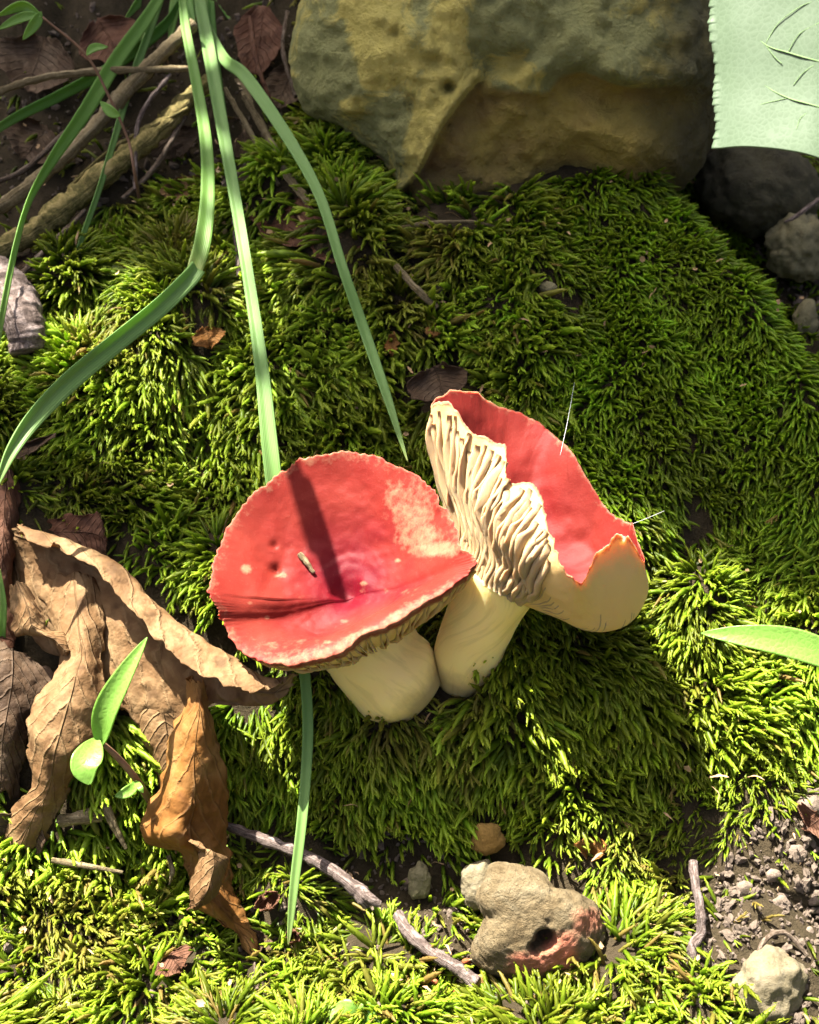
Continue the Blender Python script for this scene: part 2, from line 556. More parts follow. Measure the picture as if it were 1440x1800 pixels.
# ================================================================== SETTING
# ground sheet: dense in view, stretched out to the horizon
def axis(lo, hi, n, far, k):
    a = np.linspace(lo, hi, n)
    e = (far / (hi - lo)) ** (1 / k)
    step = np.geomspace((hi - lo) / n * 2, far, k)
    return np.concatenate([lo - np.cumsum(step)[::-1], a, hi + np.cumsum(step)])
gx = axis(-.24, .24, 240, 12, 22)
gy = axis(-.14, .30, 220, 12, 22)
X, Y = np.meshgrid(gx, gy)
Z = hfull(X, Y)
grd = mesh('ground', np.stack([X, Y, Z], -1).reshape(-1, 3), grid_faces(len(gy), len(gx)), MAT['soil'])
tag(grd, 'dark brown forest soil of the bank under the moss', 'ground', kind='structure')

# ---------------------------------------------------------------- moss
def shoot(seed, L=1.0, nl=26, w=.13, branch=0, curve=.5, lw=.11, ll=.2):
    """one moss shoot along +z bending to +x, unit length; returns verts, faces, t"""
    r = random.Random(seed)
    V, F, T = [], [], []
    def axis_pts(o, d, l, bend, n):
        pts = [o]; d = d.normalized(); p = o.copy()
        for i in range(n):
            d = (d + bend * (1.0 / n)).normalized()
            p = p + d * (l / n); pts.append(p.copy())
        return pts
    def put(pts, wd, nl, ll, lw, t0, t1):
        n = len(pts)
        # spindle-shaped body, six-sided, pointed
        base = len(V)
        SD = 6
        for i, p in enumerate(pts):
            k = i / (n - 1)
            rr = wd * .5 * (.35 + .65 * math.sin(math.pi * min(1, .12 + .62 * k))) * (1 - k ** 4.5) + wd * .02
            d = (pts[min(i + 1, n - 1)] - pts[max(i - 1, 0)]).normalized()
            a = d.orthogonal().normalized(); b = d.cross(a)
            for j in range(SD):
                an = j * 6.2832 / SD + i * .5
                V.append(p + (a * math.cos(an) + b * math.sin(an)) * rr * (1 + .16 * ((i + j) % 2) - .08)); T.append(t0 + (t1 - t0) * k * (.95 if (i + j) % 2 else .75))
        for i in range(n - 1):
            for j in range(SD):
                F.append((base + i * SD + j, base + i * SD + (j + 1) % SD, base + (i + 1) * SD + (j + 1) % SD, base + (i + 1) * SD + j))
        for q in range(nl):
            k = (q + .5) / nl
            k = .06 + .94 * k
            fi = k * (n - 1); i = min(int(fi), n - 2)
            p = pts[i].lerp(pts[i + 1], fi - i)
            d = (pts[i + 1] - pts[i]).normalized()
            a = d.orthogonal().normalized(); b = d.cross(a)
            an = q * 2.4 + r.uniform(-.3, .3)
            out = a * math.cos(an) + b * math.sin(an)
            side = d.cross(out)
            taper = (1 - .55 * k ** 2)
            spread = r.uniform(.06, .24) * (1 - .4 * k)
            tip = p + d * ll * taper + out * ll * spread * taper
            mid = p + d * ll * .42 * taper + out * (wd * .50 * taper + .006)
            h = lw * .5 * taper
            s = len(V)
            tt = t0 + (t1 - t0) * k
            V.extend([p + out * wd * .3, mid + side * h, tip, mid - side * h, mid + out * (-.25 * h)])
            T.extend([tt * .6, tt * .95, min(1, tt + .22), tt * .95, tt * .75])
            F.extend([(s, s + 1, s + 4), (s + 1, s + 2, s + 4), (s + 4, s + 2, s + 3), (s, s + 4, s + 3)])
    bend = Vector((curve * r.uniform(.6, 1.3), r.uniform(-.35, .35), 0))
    main = axis_pts(Vector((0, 0, 0)), Vector((0, 0, 1)), L, bend, 8)
    put(main, w, nl, ll, lw, 0, 1)
    for k in range(branch):
        f = .25 + .5 * k / max(1, branch - 1)
        fi = f * 8; i = int(fi)
        o = main[i].lerp(main[i + 1], fi - i)
        d = (main[i + 1] - main[i]).normalized()
        sd = Vector((r.uniform(-.3, .3), (1 if k % 2 else -1), .1))
        pts = axis_pts(o, d * .8 + sd * .75, L * r.uniform(.28, .45), bend * .8 + d * .4, 4)
        put(pts, w * .72, int(nl * .4), ll * .75, lw * .75, f * .7, min(1, f + .35))
    return V, F, T

def shoot_objs(prefix, specs, mat):
    c = bpy.data.collections.new(prefix)
    for i, kw in enumerate(specs):
        V, F, T = shoot(100 + i, **kw)
        me = bpy.data.meshes.new('%s_shoot' % prefix)
        me.from_pydata([tuple(v) for v in V], [], F)
        me.polygons.foreach_set('use_smooth', [True] * len(me.polygons))
        at = me.attributes.new('t', 'FLOAT', 'POINT'); at.data.foreach_set('value', T)
        me.materials.append(mat)
        o = bpy.data.objects.new('%s_shoot_%02d' % (prefix, i), me)
        c.objects.link(o)
    return c

def scatter(name, pts, rot, scale, idx, coll, label, cat, extra):
    me = bpy.data.meshes.new(name)
    me.from_pydata([tuple(p) for p in pts], [], [])
    a = me.attributes.new('rot', 'FLOAT_VECTOR', 'POINT'); a.data.foreach_set('vector', np.asarray(rot, float).ravel())
    a = me.attributes.new('scl', 'FLOAT_VECTOR', 'POINT'); a.data.foreach_set('vector', np.asarray(scale, float).ravel())
    a = me.attributes.new('pick', 'INT', 'POINT'); a.data.foreach_set('value', np.asarray(idx, np.int32))
    for k, v in extra.items():
        a = me.attributes.new(k, 'FLOAT', 'POINT'); a.data.foreach_set('value', np.asarray(v, float))
    o = bpy.data.objects.new(name, me); COL.objects.link(o)
    t = bpy.data.node_groups.new(name + '_scatter', 'GeometryNodeTree')
    t.interface.new_socket('Geometry', in_out='INPUT', socket_type='NodeSocketGeometry')
    t.interface.new_socket('Geometry', in_out='OUTPUT', socket_type='NodeSocketGeometry')
    gi = t.nodes.new('NodeGroupInput'); go = t.nodes.new('NodeGroupOutput')
    mp = t.nodes.new('GeometryNodeMeshToPoints')
    ip = t.nodes.new('GeometryNodeInstanceOnPoints')
    ci = t.nodes.new('GeometryNodeCollectionInfo')
    ci.inputs['Collection'].default_value = coll
    ci.inputs['Separate Children'].default_value = True
    ci.inputs['Reset Children'].default_value = True
    def na(nm, dt):
        x = t.nodes.new('GeometryNodeInputNamedAttribute'); x.data_type = dt; x.inputs['Name'].default_value = nm
        return x.outputs['Attribute']
    t.links.new(gi.outputs[0], mp.inputs['Mesh'])
    t.links.new(mp.outputs[0], ip.inputs['Points'])
    t.links.new(ci.outputs[0], ip.inputs['Instance'])
    ip.inputs['Pick Instance'].default_value = True
    t.links.new(na('pick', 'INT'), ip.inputs['Instance Index'])
    t.links.new(na('rot', 'FLOAT_VECTOR'), ip.inputs['Rotation'])
    t.links.new(na('scl', 'FLOAT_VECTOR'), ip.inputs['Scale'])
    t.links.new(ip.outputs[0], go.inputs[0])
    md = o.modifiers.new('scatter', 'NODES'); md.node_group = t
    return tag(o, label, cat, kind='stuff')

def in_poly(px, py, poly):
    poly = np.asarray(poly, float); r = np.zeros(np.shape(px), bool)
    j = len(poly) - 1
    for i in range(len(poly)):
        xi, yi = poly[i]; xj, yj = poly[j]
        c = ((yi > py) != (yj > py)) & (px < (xj - xi) * (py - yi) / (yj - yi + 1e-9) + xi)
        r ^= c; j = i
    return r

def ground_samples(n, seed):
    r = np.random.default_rng(seed)
    x = r.uniform(-.26, .26, n); y = r.uniform(-.14, .24, n)
    e = .0012
    z = hfull(x, y)
    zx = (hfull(x + e, y) - hfull(x - e, y)) / (2 * e)
    zy = (hfull(x, y + e) - hfull(x, y - e)) / (2 * e)
    k = np.sqrt(1 + zx ** 2 + zy ** 2)
    keep = r.uniform(0, 2.6, n) < np.minimum(k, 2.6)          # even density over steep faces
    p = np.stack([x, y, z], -1)[keep]
    nn = nrm(np.stack([-zx, -zy, np.ones_like(zx)], -1)[keep])
    return p, nn

BARE = [  # stretches of bare soil, litter and stones in photo pixels
    [(1190, 1560), (1290, 1480), (1400, 1390), (1470, 1340), (1500, 1800), (1330, 1820), (1300, 1700), (1180, 1700)],
    [(-90, -90), (560, -90), (545, 180), (490, 240), (430, 320), (300, 345), (180, 360), (100, 430), (60, 560), (-90, 640)],
    [(1290, 380), (1440, 380), (1500, 640), (1400, 580)],
    [(560, 1490), (700, 1450), (830, 1500), (830, 1640), (700, 1650), (600, 1600)],
]
CLEAR = [(806, 1170, 808, 1205, 50), (760, 1215, 690, 1190, 58), (400, 1440, 650, 1570, 34), (690, 1590, 850, 1710, 34), (90, 1490, 220, 1515, 22), (105, 1420, 180, 1415, 26), (180, 1390, 225, 1470, 20), (1215, 1490, 1230, 1690, 24), (690, 440, 770, 520, 26), (690, 380, 885, 380, 24),
         (850, 1550, 1030, 1630, 42), (900, 1500, 1000, 1540, 40), (470, 1570, 480, 1585, 28), (300, 1670, 310, 1690, 34), (738, 1500, 738, 1560, 34), (858, 1440, 858, 1480, 40), (838, 1520, 838, 1560, 36), (1352, 1680, 1352, 1760, 60),
         (690, 1690, 692, 1722, 26), (920, 1735, 1060, 1720, 26), (840, 1700, 840, 1735, 28), (745, 1700, 820, 1745, 16), (960, 490, 965, 505, 22), (768, 490, 768, 512, 24), (365, 570, 365, 592, 36), (500, 350, 600, 430, 50),
         (600, 430, 640, 560, 16), (720, 660, 820, 660, 44), (430, 1640, 460, 1660, 26), (300, 1440, 440, 1660, 26), (1040, 1465, 1040, 1490, 30), (1430, 1420, 1430, 1450, 40), (70, 920, 180, 960, 44), (60, 1050, 60, 1420, 46), (180, 1000, 420, 1180, 56), (250, 1200, 320, 1330, 40)]
def moss_field(n, seed):
    p, nn = ground_samples(n, seed)
    px, py, d = proj(p)
    r = np.random.default_rng(seed + 1)
    keep = np.ones(len(p), bool)
    for i, b in enumerate(BARE):
        keep &= ~(in_poly(px, py, b) & (r.uniform(0, 1, len(p)) < (.93, .985, .9, .8)[i]))
    keep &= ~(in_poly(px, py, [(690, 340), (760, 352), (900, 338), (1000, 312), (1080, 290), (1150, 280), (1260, 290), (1300, -50), (560, -50), (545, 190), (600, 225), (660, 235), (690, 300)]))
    keep &= ~(in_poly(px, py, [(10, 930), (120, 940), (300, 1070), (510, 1190), (400, 1240), (340, 1290), (300, 1340), (200, 1250), (150, 1330), (60, 1420), (0, 1480), (-40, 940)]) & (r.uniform(0, 1, len(p)) < .96))
    for (x0, y0, x1, y1, rad_) in CLEAR:
        t_ = np.clip(((px - x0) * (x1 - x0) + (py - y0) * (y1 - y0)) / ((x1 - x0) ** 2 + (y1 - y0) ** 2 + 1e-6), 0, 1)
        dd = np.hypot(px - x0 - t_ * (x1 - x0), py - y0 - t_ * (y1 - y0))
        keep &= ~((dd < rad_) & (r.uniform(0, 1, len(p)) < .9))
    patch = fbm(np.stack([p[:, 0] * 55, p[:, 1] * 55, p[:, 2] * 55], -1), 31, 3)
    keep &= patch > -.95 + .35 * (py > 1560)
    return p[keep], nn[keep], px[keep], py[keep]

def orient(p, nn, r, down=.55, jit=.35, clump=.6):
    dh = np.stack([nn[:, 0], nn[:, 1], np.zeros(len(p))], -1)
    dirn = nn * 1.0 + np.array([0, 0, .15]) + dh * down
    # fall line drags the shoots downwards on the steep face
    dirn[:, 2] -= .75 * np.hypot(nn[:, 0], nn[:, 1]) ** 2
    cl = np.stack([fbm(p * 70 + 5, 41, 2), fbm(p * 70 + 50, 43, 2), fbm(p * 70 + 90, 47, 2)], -1)
    dirn = nrm(dirn + cl * clump + r.normal(0, jit, p.shape))
    th = np.arccos(np.clip(dirn[:, 2], -1, 1)); ph = np.arctan2(dirn[:, 1], dirn[:, 0])
    return np.stack([r.normal(0, .35, len(p)), th, ph], -1)

p, nn, px, py = moss_field(350000, 5)
r = np.random.default_rng(77)
fine = sstep(0, 1, (px - 860) / 200 + .35 * vnoise(p * 40, 4)) * sstep(1020, 860, py)     # short, fine moss on the upper right mound
isf = r.uniform(0, 1, len(p)) < fine
cA = shoot_objs('feather_moss', [
    dict(nl=12, w=.165, curve=.8, lw=.09, ll=.17), dict(nl=11, w=.15, curve=1.2, lw=.1, ll=.17), dict(nl=12, w=.185, curve=.5, lw=.10, ll=.16),
    dict(nl=10, w=.14, curve=.9, branch=2, lw=.08, ll=.17), dict(nl=10, w=.135, curve=.7, branch=4, lw=.08, ll=.16), dict(nl=12, w=.16, curve=1.5, lw=.09, ll=.17),
    dict(nl=14, w=.15, curve=.25, lw=.085, ll=.16), dict(nl=11, w=.14, curve=1.0, branch=1, lw=.08, ll=.18)], MAT['moss'])
cB = shoot_objs('mound_moss', [
    dict(nl=8, w=.15, curve=.7, ll=.2, lw=.09), dict(nl=8, w=.14, curve=1.2, ll=.2, lw=.09), dict(nl=8, w=.145, curve=.3, ll=.18, lw=.09), dict(nl=8, w=.135, curve=.9, ll=.2, lw=.085)], MAT['moss_short'])

sel = ~isf & (r.uniform(0, 1, len(p)) < .95)
q, qn, qx, qy = p[sel], nn[sel], px[sel], py[sel]
nA = len(q)
L = r.uniform(.0070, .0125, nA) * (1 + .25 * fbm(q * 45, 8, 2)) * np.where(r.uniform(0, 1, nA) < .08, 1.35, 1)
L *= 1 + .28 * np.clip(fbm(q * 22 + 9, 71, 2), -.7, .9)
L *= np.where(in_poly(qx, qy, [(440, 880), (720, 850), (800, 1000), (640, 1200), (450, 1180)]), .5, 1.0) * (1 - .25 * sstep(1250, 1500, qy) * (qx > 500) * (qy < 1540))
thick_ = r.uniform(.55, .85, nA)
tint = np.clip(.5 + .45 * fbm(q * 38, 12, 3) + r.normal(0, .16, nA), 0, 1)
brown = (r.uniform(0, 1, nA) < np.where(qy > 1520, .16, .035)) * r.uniform(.3, .95, nA)
pn = fbm(q * 30 + 3, 61, 3)
brown = np.maximum(brown, np.clip((pn - .35) * 1.6, 0, .65) * r.uniform(0, 1, nA) ** .7)
for (bx, by, br, am) in [(190, 590, 60, .8), (770, 430, 50, .7), (690, 480, 25, .4), (960, 1360, 30, .6), (620, 540, 130, .25), (1210, 1215, 28, .5), (350, 1500, 60, .3), (760, 1110, 40, .3), (1040, 1480, 60, .35), (640, 1700, 60, .4)]:
    brown = np.maximum(brown, am * np.exp(-(((qx - bx) ** 2 + (qy - by) ** 2) / br ** 2) ** 2) * r.uniform(0, 1, nA) ** .6)
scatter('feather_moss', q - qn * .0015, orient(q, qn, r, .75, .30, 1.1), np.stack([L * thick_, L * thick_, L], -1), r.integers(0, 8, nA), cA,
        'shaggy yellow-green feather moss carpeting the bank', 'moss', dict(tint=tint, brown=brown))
q, qn = p[isf], nn[isf]
nB = len(q)
L = r.uniform(.0055, .0095, nB)
tint = np.clip(.45 + .4 * fbm(q * 50, 19, 3) + r.normal(0, .16, nB), 0, 1)
scatter('mound_moss', q - qn * .001, orient(q, qn, r, .75, .22, .5), np.stack([L, L, L], -1), r.integers(0, 4, nB), cB,
        'short dark green velvety moss on the rounded mound beside the boulder', 'moss', dict(tint=tint, brown=np.zeros(nB)))

# ---------------------------------------------------------------- soil crumbs
cc_ = bpy.data.collections.new('crumbs')
for i in range(6):
    bm = bmesh.new(); bmesh.ops.create_icosphere(bm, subdivisions=2, radius=1)
    v = np.array([x.co[:] for x in bm.verts]); f = [[k.index for k in x.verts] for x in bm.faces]; bm.free()
    v = v * np.array([1, random.uniform(.5, 1), random.uniform(.4, .8)]) * (1 + .6 * fbm(v * 1.6 + i * 7, i, 3))[:, None]
    me = bpy.data.meshes.new('crumb'); me.from_pydata(v.tolist(), [], f)
    me.materials.append(MAT['crumb'])
    cc_.objects.link(bpy.data.objects.new('crumb_%d' % i, me))
p, nn = ground_samples(190000, 91)
px, py, d = proj(p)
m = np.zeros(len(p), bool)
for i, b in enumerate(BARE):
    m |= in_poly(px, py, b) & (r.uniform(0, 1, len(p)) < (.75, .12, .4, .2)[i])
m |= (py > 1560) & (r.uniform(0, 1, len(p)) < .06)
p, nn = p[m], nn[m]
s = .0003 + .0016 * r.uniform(0, 1, len(p)) ** 4 + .0004 * r.uniform(0, 1, len(p))
scatter('soil_crumbs', p + nn * s[:, None] * .4, r.uniform(0, 6.28, p.shape), np.stack([s] * 3, -1), r.integers(0, 6, len(p)), cc_,
        'pale grey-brown crumbs of loose soil and grit', 'soil', {})

fl_ = bpy.data.collections.new('flakes')
MAT['flake'] = M_simple('flake', (.14, .075, .035), (.34, .22, .11), 300, .8, .2, .4, .0003, c3=(.5, .38, .24))
for i in range(6):
    n_ = 8; L_ = random.uniform(1.5, 5) if i < 3 else 1.4
    vs, fs = [], []
    for k in range(n_):
        u_ = k / (n_ - 1) * 2 - 1
        w_ = (.30 if i < 3 else .8) * math.sqrt(max(.02, 1 - u_ * u_)) * (1 + .3 * math.sin(k * 2.1 + i))
        for sg in (-1, 0, 1):
            vs.append((u_ * L_ / 2, sg * w_, .35 * sg * sg * w_ + .12 * math.sin(u_ * 2 + i) * L_ - .1))
    fs = grid_faces(n_, 3)
    me = bpy.data.meshes.new('flake'); me.from_pydata(vs, [], fs); me.materials.append(MAT['flake'])
    me.polygons.foreach_set('use_smooth', [True] * len(me.polygons))
    fl_.objects.link(bpy.data.objects.new('flake_%d' % i, me))
p, nn = ground_samples(9000, 191)
px, py, d = proj(p)
m = r.uniform(0, 1, len(p)) < np.where(py > 1450, .34, np.where(py < 520, .2, .10))
m &= ~in_poly(px, py, [(380, 780), (800, 780), (1140, 680), (1140, 1250), (380, 1250)])
p, nn = p[m], nn[m]
s = r.uniform(.0006, .0016, len(p))
hh = r.uniform(.003, .0085, len(p))
scatter('litter_flakes', p + nn * hh[:, None], np.stack([r.normal(0, .5, len(p)), r.normal(.3, .5, len(p)), r.uniform(0, 6.28, len(p))], -1), np.stack([s] * 3, -1), r.integers(0, 6, len(p)), fl_,
        'tiny brown plant flakes caught in the moss', 'litter', {})

# ================================================================== MUSHROOMS
def gill_blade(base, outn, height, thick, mat, parent, seed, wav=.0005):
    """thin curved plate: base (n,3) along the cap underside, outn normals, height (n)"""
    n = len(base)
    t = nrm(np.gradient(base, axis=0)); s = nrm(np.cross(t, outn))
    wv = wav * fbm(np.stack([np.linspace(0, 5, n), np.full(n, seed * 1.7), np.zeros(n)], -1), seed, 2)
    k = np.array([0, .5, 1.0])
    V = []
    for sg in (-1, 1):
        for kk in k:
            th = thick * (1 - .65 * kk)
            V.append(base + outn * (height * kk)[:, None] + s * (wv * kk * 1.6)[:, None] + s * (sg * th / 2))
    V = np.stack(V, 1)       # n,6
    order = [0, 1, 2, 5, 4, 3]
    V = V[:, order]
    f = grid_faces(n, 6, close_b=True) + [tuple(range(6)), tuple(range((n - 1) * 6 + 5, (n - 1) * 6 - 1, -1))]
    return mesh('gill', V.reshape(-1, 3), f, mat, parent)

def make_stem(base, top, r0, r1, parent, bulge=1.12, seed=0, bend=(0, 0, 0)):
    n = 40
    base = np.array(base); top = np.array(top)
    mid = (base + top) / 2 + np.array(bend)
    o = tube('stem', [base, mid, top], [r0 * .75, r0 * bulge, (r0 + r1) / 2 * 1.02, r1, r1 * 1.15], MAT['stem'], parent, n=50, sides=40, rough=.05, seed=seed, nf=70)
    return o

# ---- left mushroom: shallow funnel, tilted towards the viewer
nL = nrm(np.array([-.16, -.40, .9]))
cL = P(605, 985, .331)
rim_px = [(365, 1040), (383, 975), (402, 925), (446, 868), (500, 826), (532, 804), (600, 795), (662, 806), (728, 836), (768, 872), (792, 915), (815, 965), (836, 990),
          (812, 1018), (745, 1066), (655, 1112), (592, 1146), (530, 1166), (472, 1168), (420, 1140), (394, 1100), (384, 1072)]
rim_dz = [.003, .001, .000, .000, .0005, .001, .000, -.0005, 0, .0005, .001, .002, .002, .0005, -.002, -.004, -.0055, -.0065, -.007, -.006, -.004, -.0005]
def on_plane(px, py, c, n, dz):
    dr = P(px, py, 1.0) - CAM
    t = ((c + n * dz - CAM) @ n) / (dr @ n)
    return CAM + dr * t
rimL = np.array([on_plane(a, b, cL, nL, z) for (a, b), z in zip(rim_px, rim_dz)])
cenL = cL - nL * .0185 + (P(600, 1000, .33) - P(605, 1000, .33))
NT, NR = 420, 90
rim = crom(rimL, NT, True)
rdir = nrm(rim - rim.mean(0))
th = np.arange(NT)
tooth = .00013 * np.sin(th * 2 * math.pi / NT * 96 + 2 * np.sin(th * .11)) + .0007 * fbm(np.stack([th * .14, th * 0, th * 0], -1), 3, 3)
rim0 = rim
rim = rim + rdir * tooth[:, None]
v = np.linspace(0, 1, NR)
# upper face: from the centre to the rim, profile = funnel that flattens and rolls over the lip
A = cenL[None, None]; B = rim0[None]
g = A + (B - A) * v[:, None, None] + (rdir * tooth[:, None])[None] * sstep(.9, 1, v)[:, None, None]
prof = -.0030 * np.sin(np.pi * v) * (1 - v * .2)
g = g + nL * prof[:, None, None]
tix = np.arange(NT) / NT * len(rim_px)
wf = sstep(10.5, 14.5, tix) * (1 - sstep(16.5, 21, tix))
g = g + nL * (.0034 * wf[None] * (np.sin(np.pi * np.clip((v - .50) / .50, 0, 1)) ** .8)[:, None])[..., None]
foldth = np.exp(-((np.arange(NT) / NT - .93) / .09) ** 2)
g = g - nL * (.0012 * foldth[None, :] * np.exp(-((v - .62) / .2) ** 2)[:, None])[..., None]
g = g + nL * (.0011 * fbm(g * 75, 5, 4) * np.sin(np.pi * np.clip(v, 0, .95))[:, None])[..., None]
# small radial wrinkles near the margin and concentric creases by the centre
g = g + nL * (.00010 * np.sin(th * 2 * math.pi / NT * 96 + 2 * np.sin(th * .11))[None] * sstep(.84, 1, v)[:, None])[..., None]
g = g + nL * (.00035 * np.sin(v * 70)[:, None] * (sstep(.5, .2, v) * sstep(.05, .15, v))[:, None] * np.clip(fbm(g * 60, 77, 2) + .2, 0, 1))[..., None]
px, py, _ = proj(g.reshape(-1, 3)); px = px.reshape(g.shape[:2]); py = py.reshape(g.shape[:2])
for hx, hy, hr, hd in [(483, 1000, 9, .002), (482, 958, 7, .0012), (640, 1025, 14, -.001), (605, 1045, 22, .002)]:
    g = g - nL * (hd * np.exp(-(((px - hx) ** 2 + (py - hy) ** 2) / hr ** 2)))[..., None]
vv = np.broadcast_to(v[:, None], g.shape[:2])
nz = fbm(g * 110, 21, 3)
red = 1 - sstep(.98, 1.02, vv + .012 * nz) * .5
# the front and left lip wear a broad peach margin
frontlip = wf[None] * sstep(.74, .98, vv + .07 * nz)
deep = np.clip(1.35 - vv * 1.75 + .25 * nz, 0, 1) ** 1.3
pale = np.zeros_like(vv)
for (ax, ay, ar, br_, am) in [(725, 905, 42, 60, .60), (700, 880, 30, 40, .55), (770, 965, 60, 16, .8), (745, 940, 40, 25, .66), (720, 950, 30, 14, .62),
                              (470, 1075, 22, 8, .0), (432, 1000, 12, 9, .9), (495, 1010, 14, 8, .6), (590, 1100, 60, 10, .12), (604, 1092, 9, 5, .7), (500, 1130, 90, 10, .30), (700, 1040, 80, 8, .28), (520, 1050, 70, 14, .15), (640, 1028, 10, 4, .6), (440, 1060, 6, 4, .7), (470, 1085, 6, 4, .7), (700, 985, 8, 4, .6), (575, 1128, 10, 4, .6)]:
    pale = np.maximum(pale, am * np.exp(-(((px - ax) / ar) ** 2 + ((py - ay) / br_) ** 2) ** 1.5))
pale = np.maximum(pale, .56 * frontlip) + .12 * fbm(g * 300, 6, 2) * .4
pale = np.maximum(pale, .40 * sstep(.88, 1, vv))
# underside: rim -> stem top
topL = cenL - nL * .010
NU = 40
u = np.linspace(0, 1, NU)
ring0 = topL + nrm(rim - cenL - nL * ((rim - cenL) @ nL)[:, None]) * .0135 + nL * .004
und = rim[None] * (1 - u[:, None, None]) + ring0[None] * u[:, None, None]
lip = nL * (-.0030 * np.clip(u * 8, 0, 1) ** .6 * (1 - u * .6) - .0035 * np.sin(np.pi * u))[:, None, None]
und = und + lip
rootL = empty('mushroom', PG(735, 1235, 0), 'mushroom with a shallow red funnel cap and a pale peeled patch, leaning left', 'mushroom', 'pair of red mushrooms')
allv = np.concatenate([g.reshape(-1, 3), und[1:].reshape(-1, 3)])
faces = grid_faces(NR, NT, close_b=True)
o1 = NR * NT
f2 = []
for j in range(NT):
    f2.append(((NR - 1) * NT + j, (NR - 1) * NT + (j + 1) % NT, o1 + (j + 1) % NT, o1 + j))
faces += f2 + grid_faces(NU - 1, NT, close_b=True, off=o1)
z0 = np.zeros((NU - 1, NT))
redu = np.concatenate([red.ravel(), (z0 + np.clip(.8 - u[1:, None] * 5, 0, 1)).ravel()])
capL = mesh('cap', allv, faces, MAT['cap'], rootL, attrs=dict(red=redu, deep=np.concatenate([deep.ravel(), z0.ravel()]), pale=np.concatenate([pale.ravel(), (z0 + .5).ravel()])))
capL['label'] = 'coral red funnel-shaped cap with a peach peeled patch'
un = surf_normals(und, True)
if (un[NU // 2].mean(0) @ nL) > 0: un = -un
for i in range(140):
    j = int((i + .3 * math.sin(i * 3.1)) / 140 * NT) % NT
    k = np.linspace(2, NU - 4, 16).astype(int)
    hgt = .0017 * np.sin(np.pi * np.linspace(.06, .97, 16)) ** .6
    gill_blade(und[k, j] - un[k, j] * .0003, un[k, j], hgt, .0006, MAT['gill'], capL, i)
make_stem(PG(736, 1226, -.004), topL - nL * .005 - RT * .003, .0132, .0150, rootL, seed=4, bend=(-.002, -.002, 0))

# ---- right mushroom: cup folded up, gills showing
rootR = empty('mushroom', PG(805, 1200, 0), 'mushroom with a folded torn red cup showing cream gills, leaning right', 'mushroom', 'pair of red mushrooms')
RIM = [(757, 712, .346), (792, 706, .338), (836, 762, .333), (887, 782, .330), (893, 842, .326), (945, 860, .321), (966, 918, .317), (982, 978, .312), (1020, 1022, .308), (1056, 962, .309), (1102, 943, .313), (1131, 985, .323),
       (1109, 925, .338), (1062, 890, .349), (1010, 806, .355), (962, 748, .366), (880, 716, .366), (812, 684, .357)]
MID = [(764, 800, .349), (800, 826, .341), (824, 850, .336), (850, 872, .331), (872, 905, .327), (898, 932, .323), (925, 972, .319), (955, 1030, .322), (1005, 1086, .328), (1066, 1106, .331), (1114, 1090, .334), (1130, 1046, .338),
       (1100, 1020, .342), (1040, 965, .354), (975, 900, .360), (920, 850, .366), (860, 820, .364), (806, 790, .357)]
LOW = [(806, 925, .350), (820, 935, .343), (838, 945, .338), (856, 955, .335), (876, 968, .332), (896, 990, .329), (920, 1020, .327), (945, 1052, .330), (968, 1078, .335), (998, 1088, .338), (1022, 1080, .341), (1026, 1060, .344),
       (1010, 1030, .346), (975, 1000, .352), (940, 975, .356), (900, 950, .358), (860, 935, .358), (826, 925, .355)]
RIM, MID, LOW = [np.array([P(*q) for q in a]) for a in (RIM, MID, LOW)]
scn = P(872, 1040, .345)
ax_ = nrm(P(930, 900, .342) - scn)
STM = scn + nrm((LOW - scn) - ((LOW - scn) @ ax_)[:, None] * ax_) * .0105
NT = 520
LOW0 = .5 * (STM + LOW) + 0
rowsO = np.stack([crom(a, NT, True) for a in (STM, LOW, MID, RIM)])
NR = 60
outer = crom(rowsO, NR)
thr = np.arange(NT)
ragg = (.0007 + .0007 * ((thr / NT * 18 > 6.5) & (thr / NT * 18 < 12))) * fbm(np.stack([thr * .09, thr * 0 + 4, thr * 0], -1), 13, 4) + .00006 * np.sin(thr * 2 * math.pi / NT * 120 + 2 * np.sin(thr * .1))
updir = nrm(outer[-1] - outer[-6])
outer = outer + updir[None] * (ragg[None] * sstep(.7, 1, np.linspace(0, 1, NR))[:, None])[..., None]
on = surf_normals(outer, True)
cenM = rowsO[2].mean(0)
if ((outer[NR // 2] - cenM) * on[NR // 2]).sum(1).mean() < 0: on = -on
outer = outer + on * (.0004 * fbm(outer * 120, 2, 3))[..., None]
# inner (red) face: rim -> funnel floor, set inwards by the flesh thickness
axisp = [scn + ax_ * .010, .5 * scn + .5 * LOW.mean(0) + ax_ * .006]
inner_rows = np.stack([rowsO[3], rowsO[3] * .2 + rowsO[2] * .8 + 0, rowsO[1], np.broadcast_to(scn + ax_ * .014, rowsO[0].shape)])
NI = 60
ti = np.linspace(0, 1, NI)
inner = crom(np.stack([outer[-1], outer[int(NR * .80)] - on[int(NR * .80)] * .003, outer[int(NR * .55)] - on[int(NR * .55)] * .0042, outer[int(NR * .30)] - on[int(NR * .3)] * .004, np.broadcast_to(scn + ax_ * .016, rowsO[0].shape)]), NI)
inn = surf_normals(inner, True)
inner = inner + inn * (.0007 * fbm(inner * 100, 15, 3) * np.sin(np.pi * np.clip(ti, 0, .9))[:, None])[..., None]
allv = np.concatenate([outer.reshape(-1, 3), inner[1:].reshape(-1, 3)])
faces = grid_faces(NR, NT, close_b=True)
o1 = NR * NT
faces += [((NR - 1) * NT + j, (NR - 1) * NT + (j + 1) % NT, o1 + (j + 1) % NT, o1 + j) for j in range(NT)] + grid_faces(NI - 1, NT, close_b=True, off=o1)
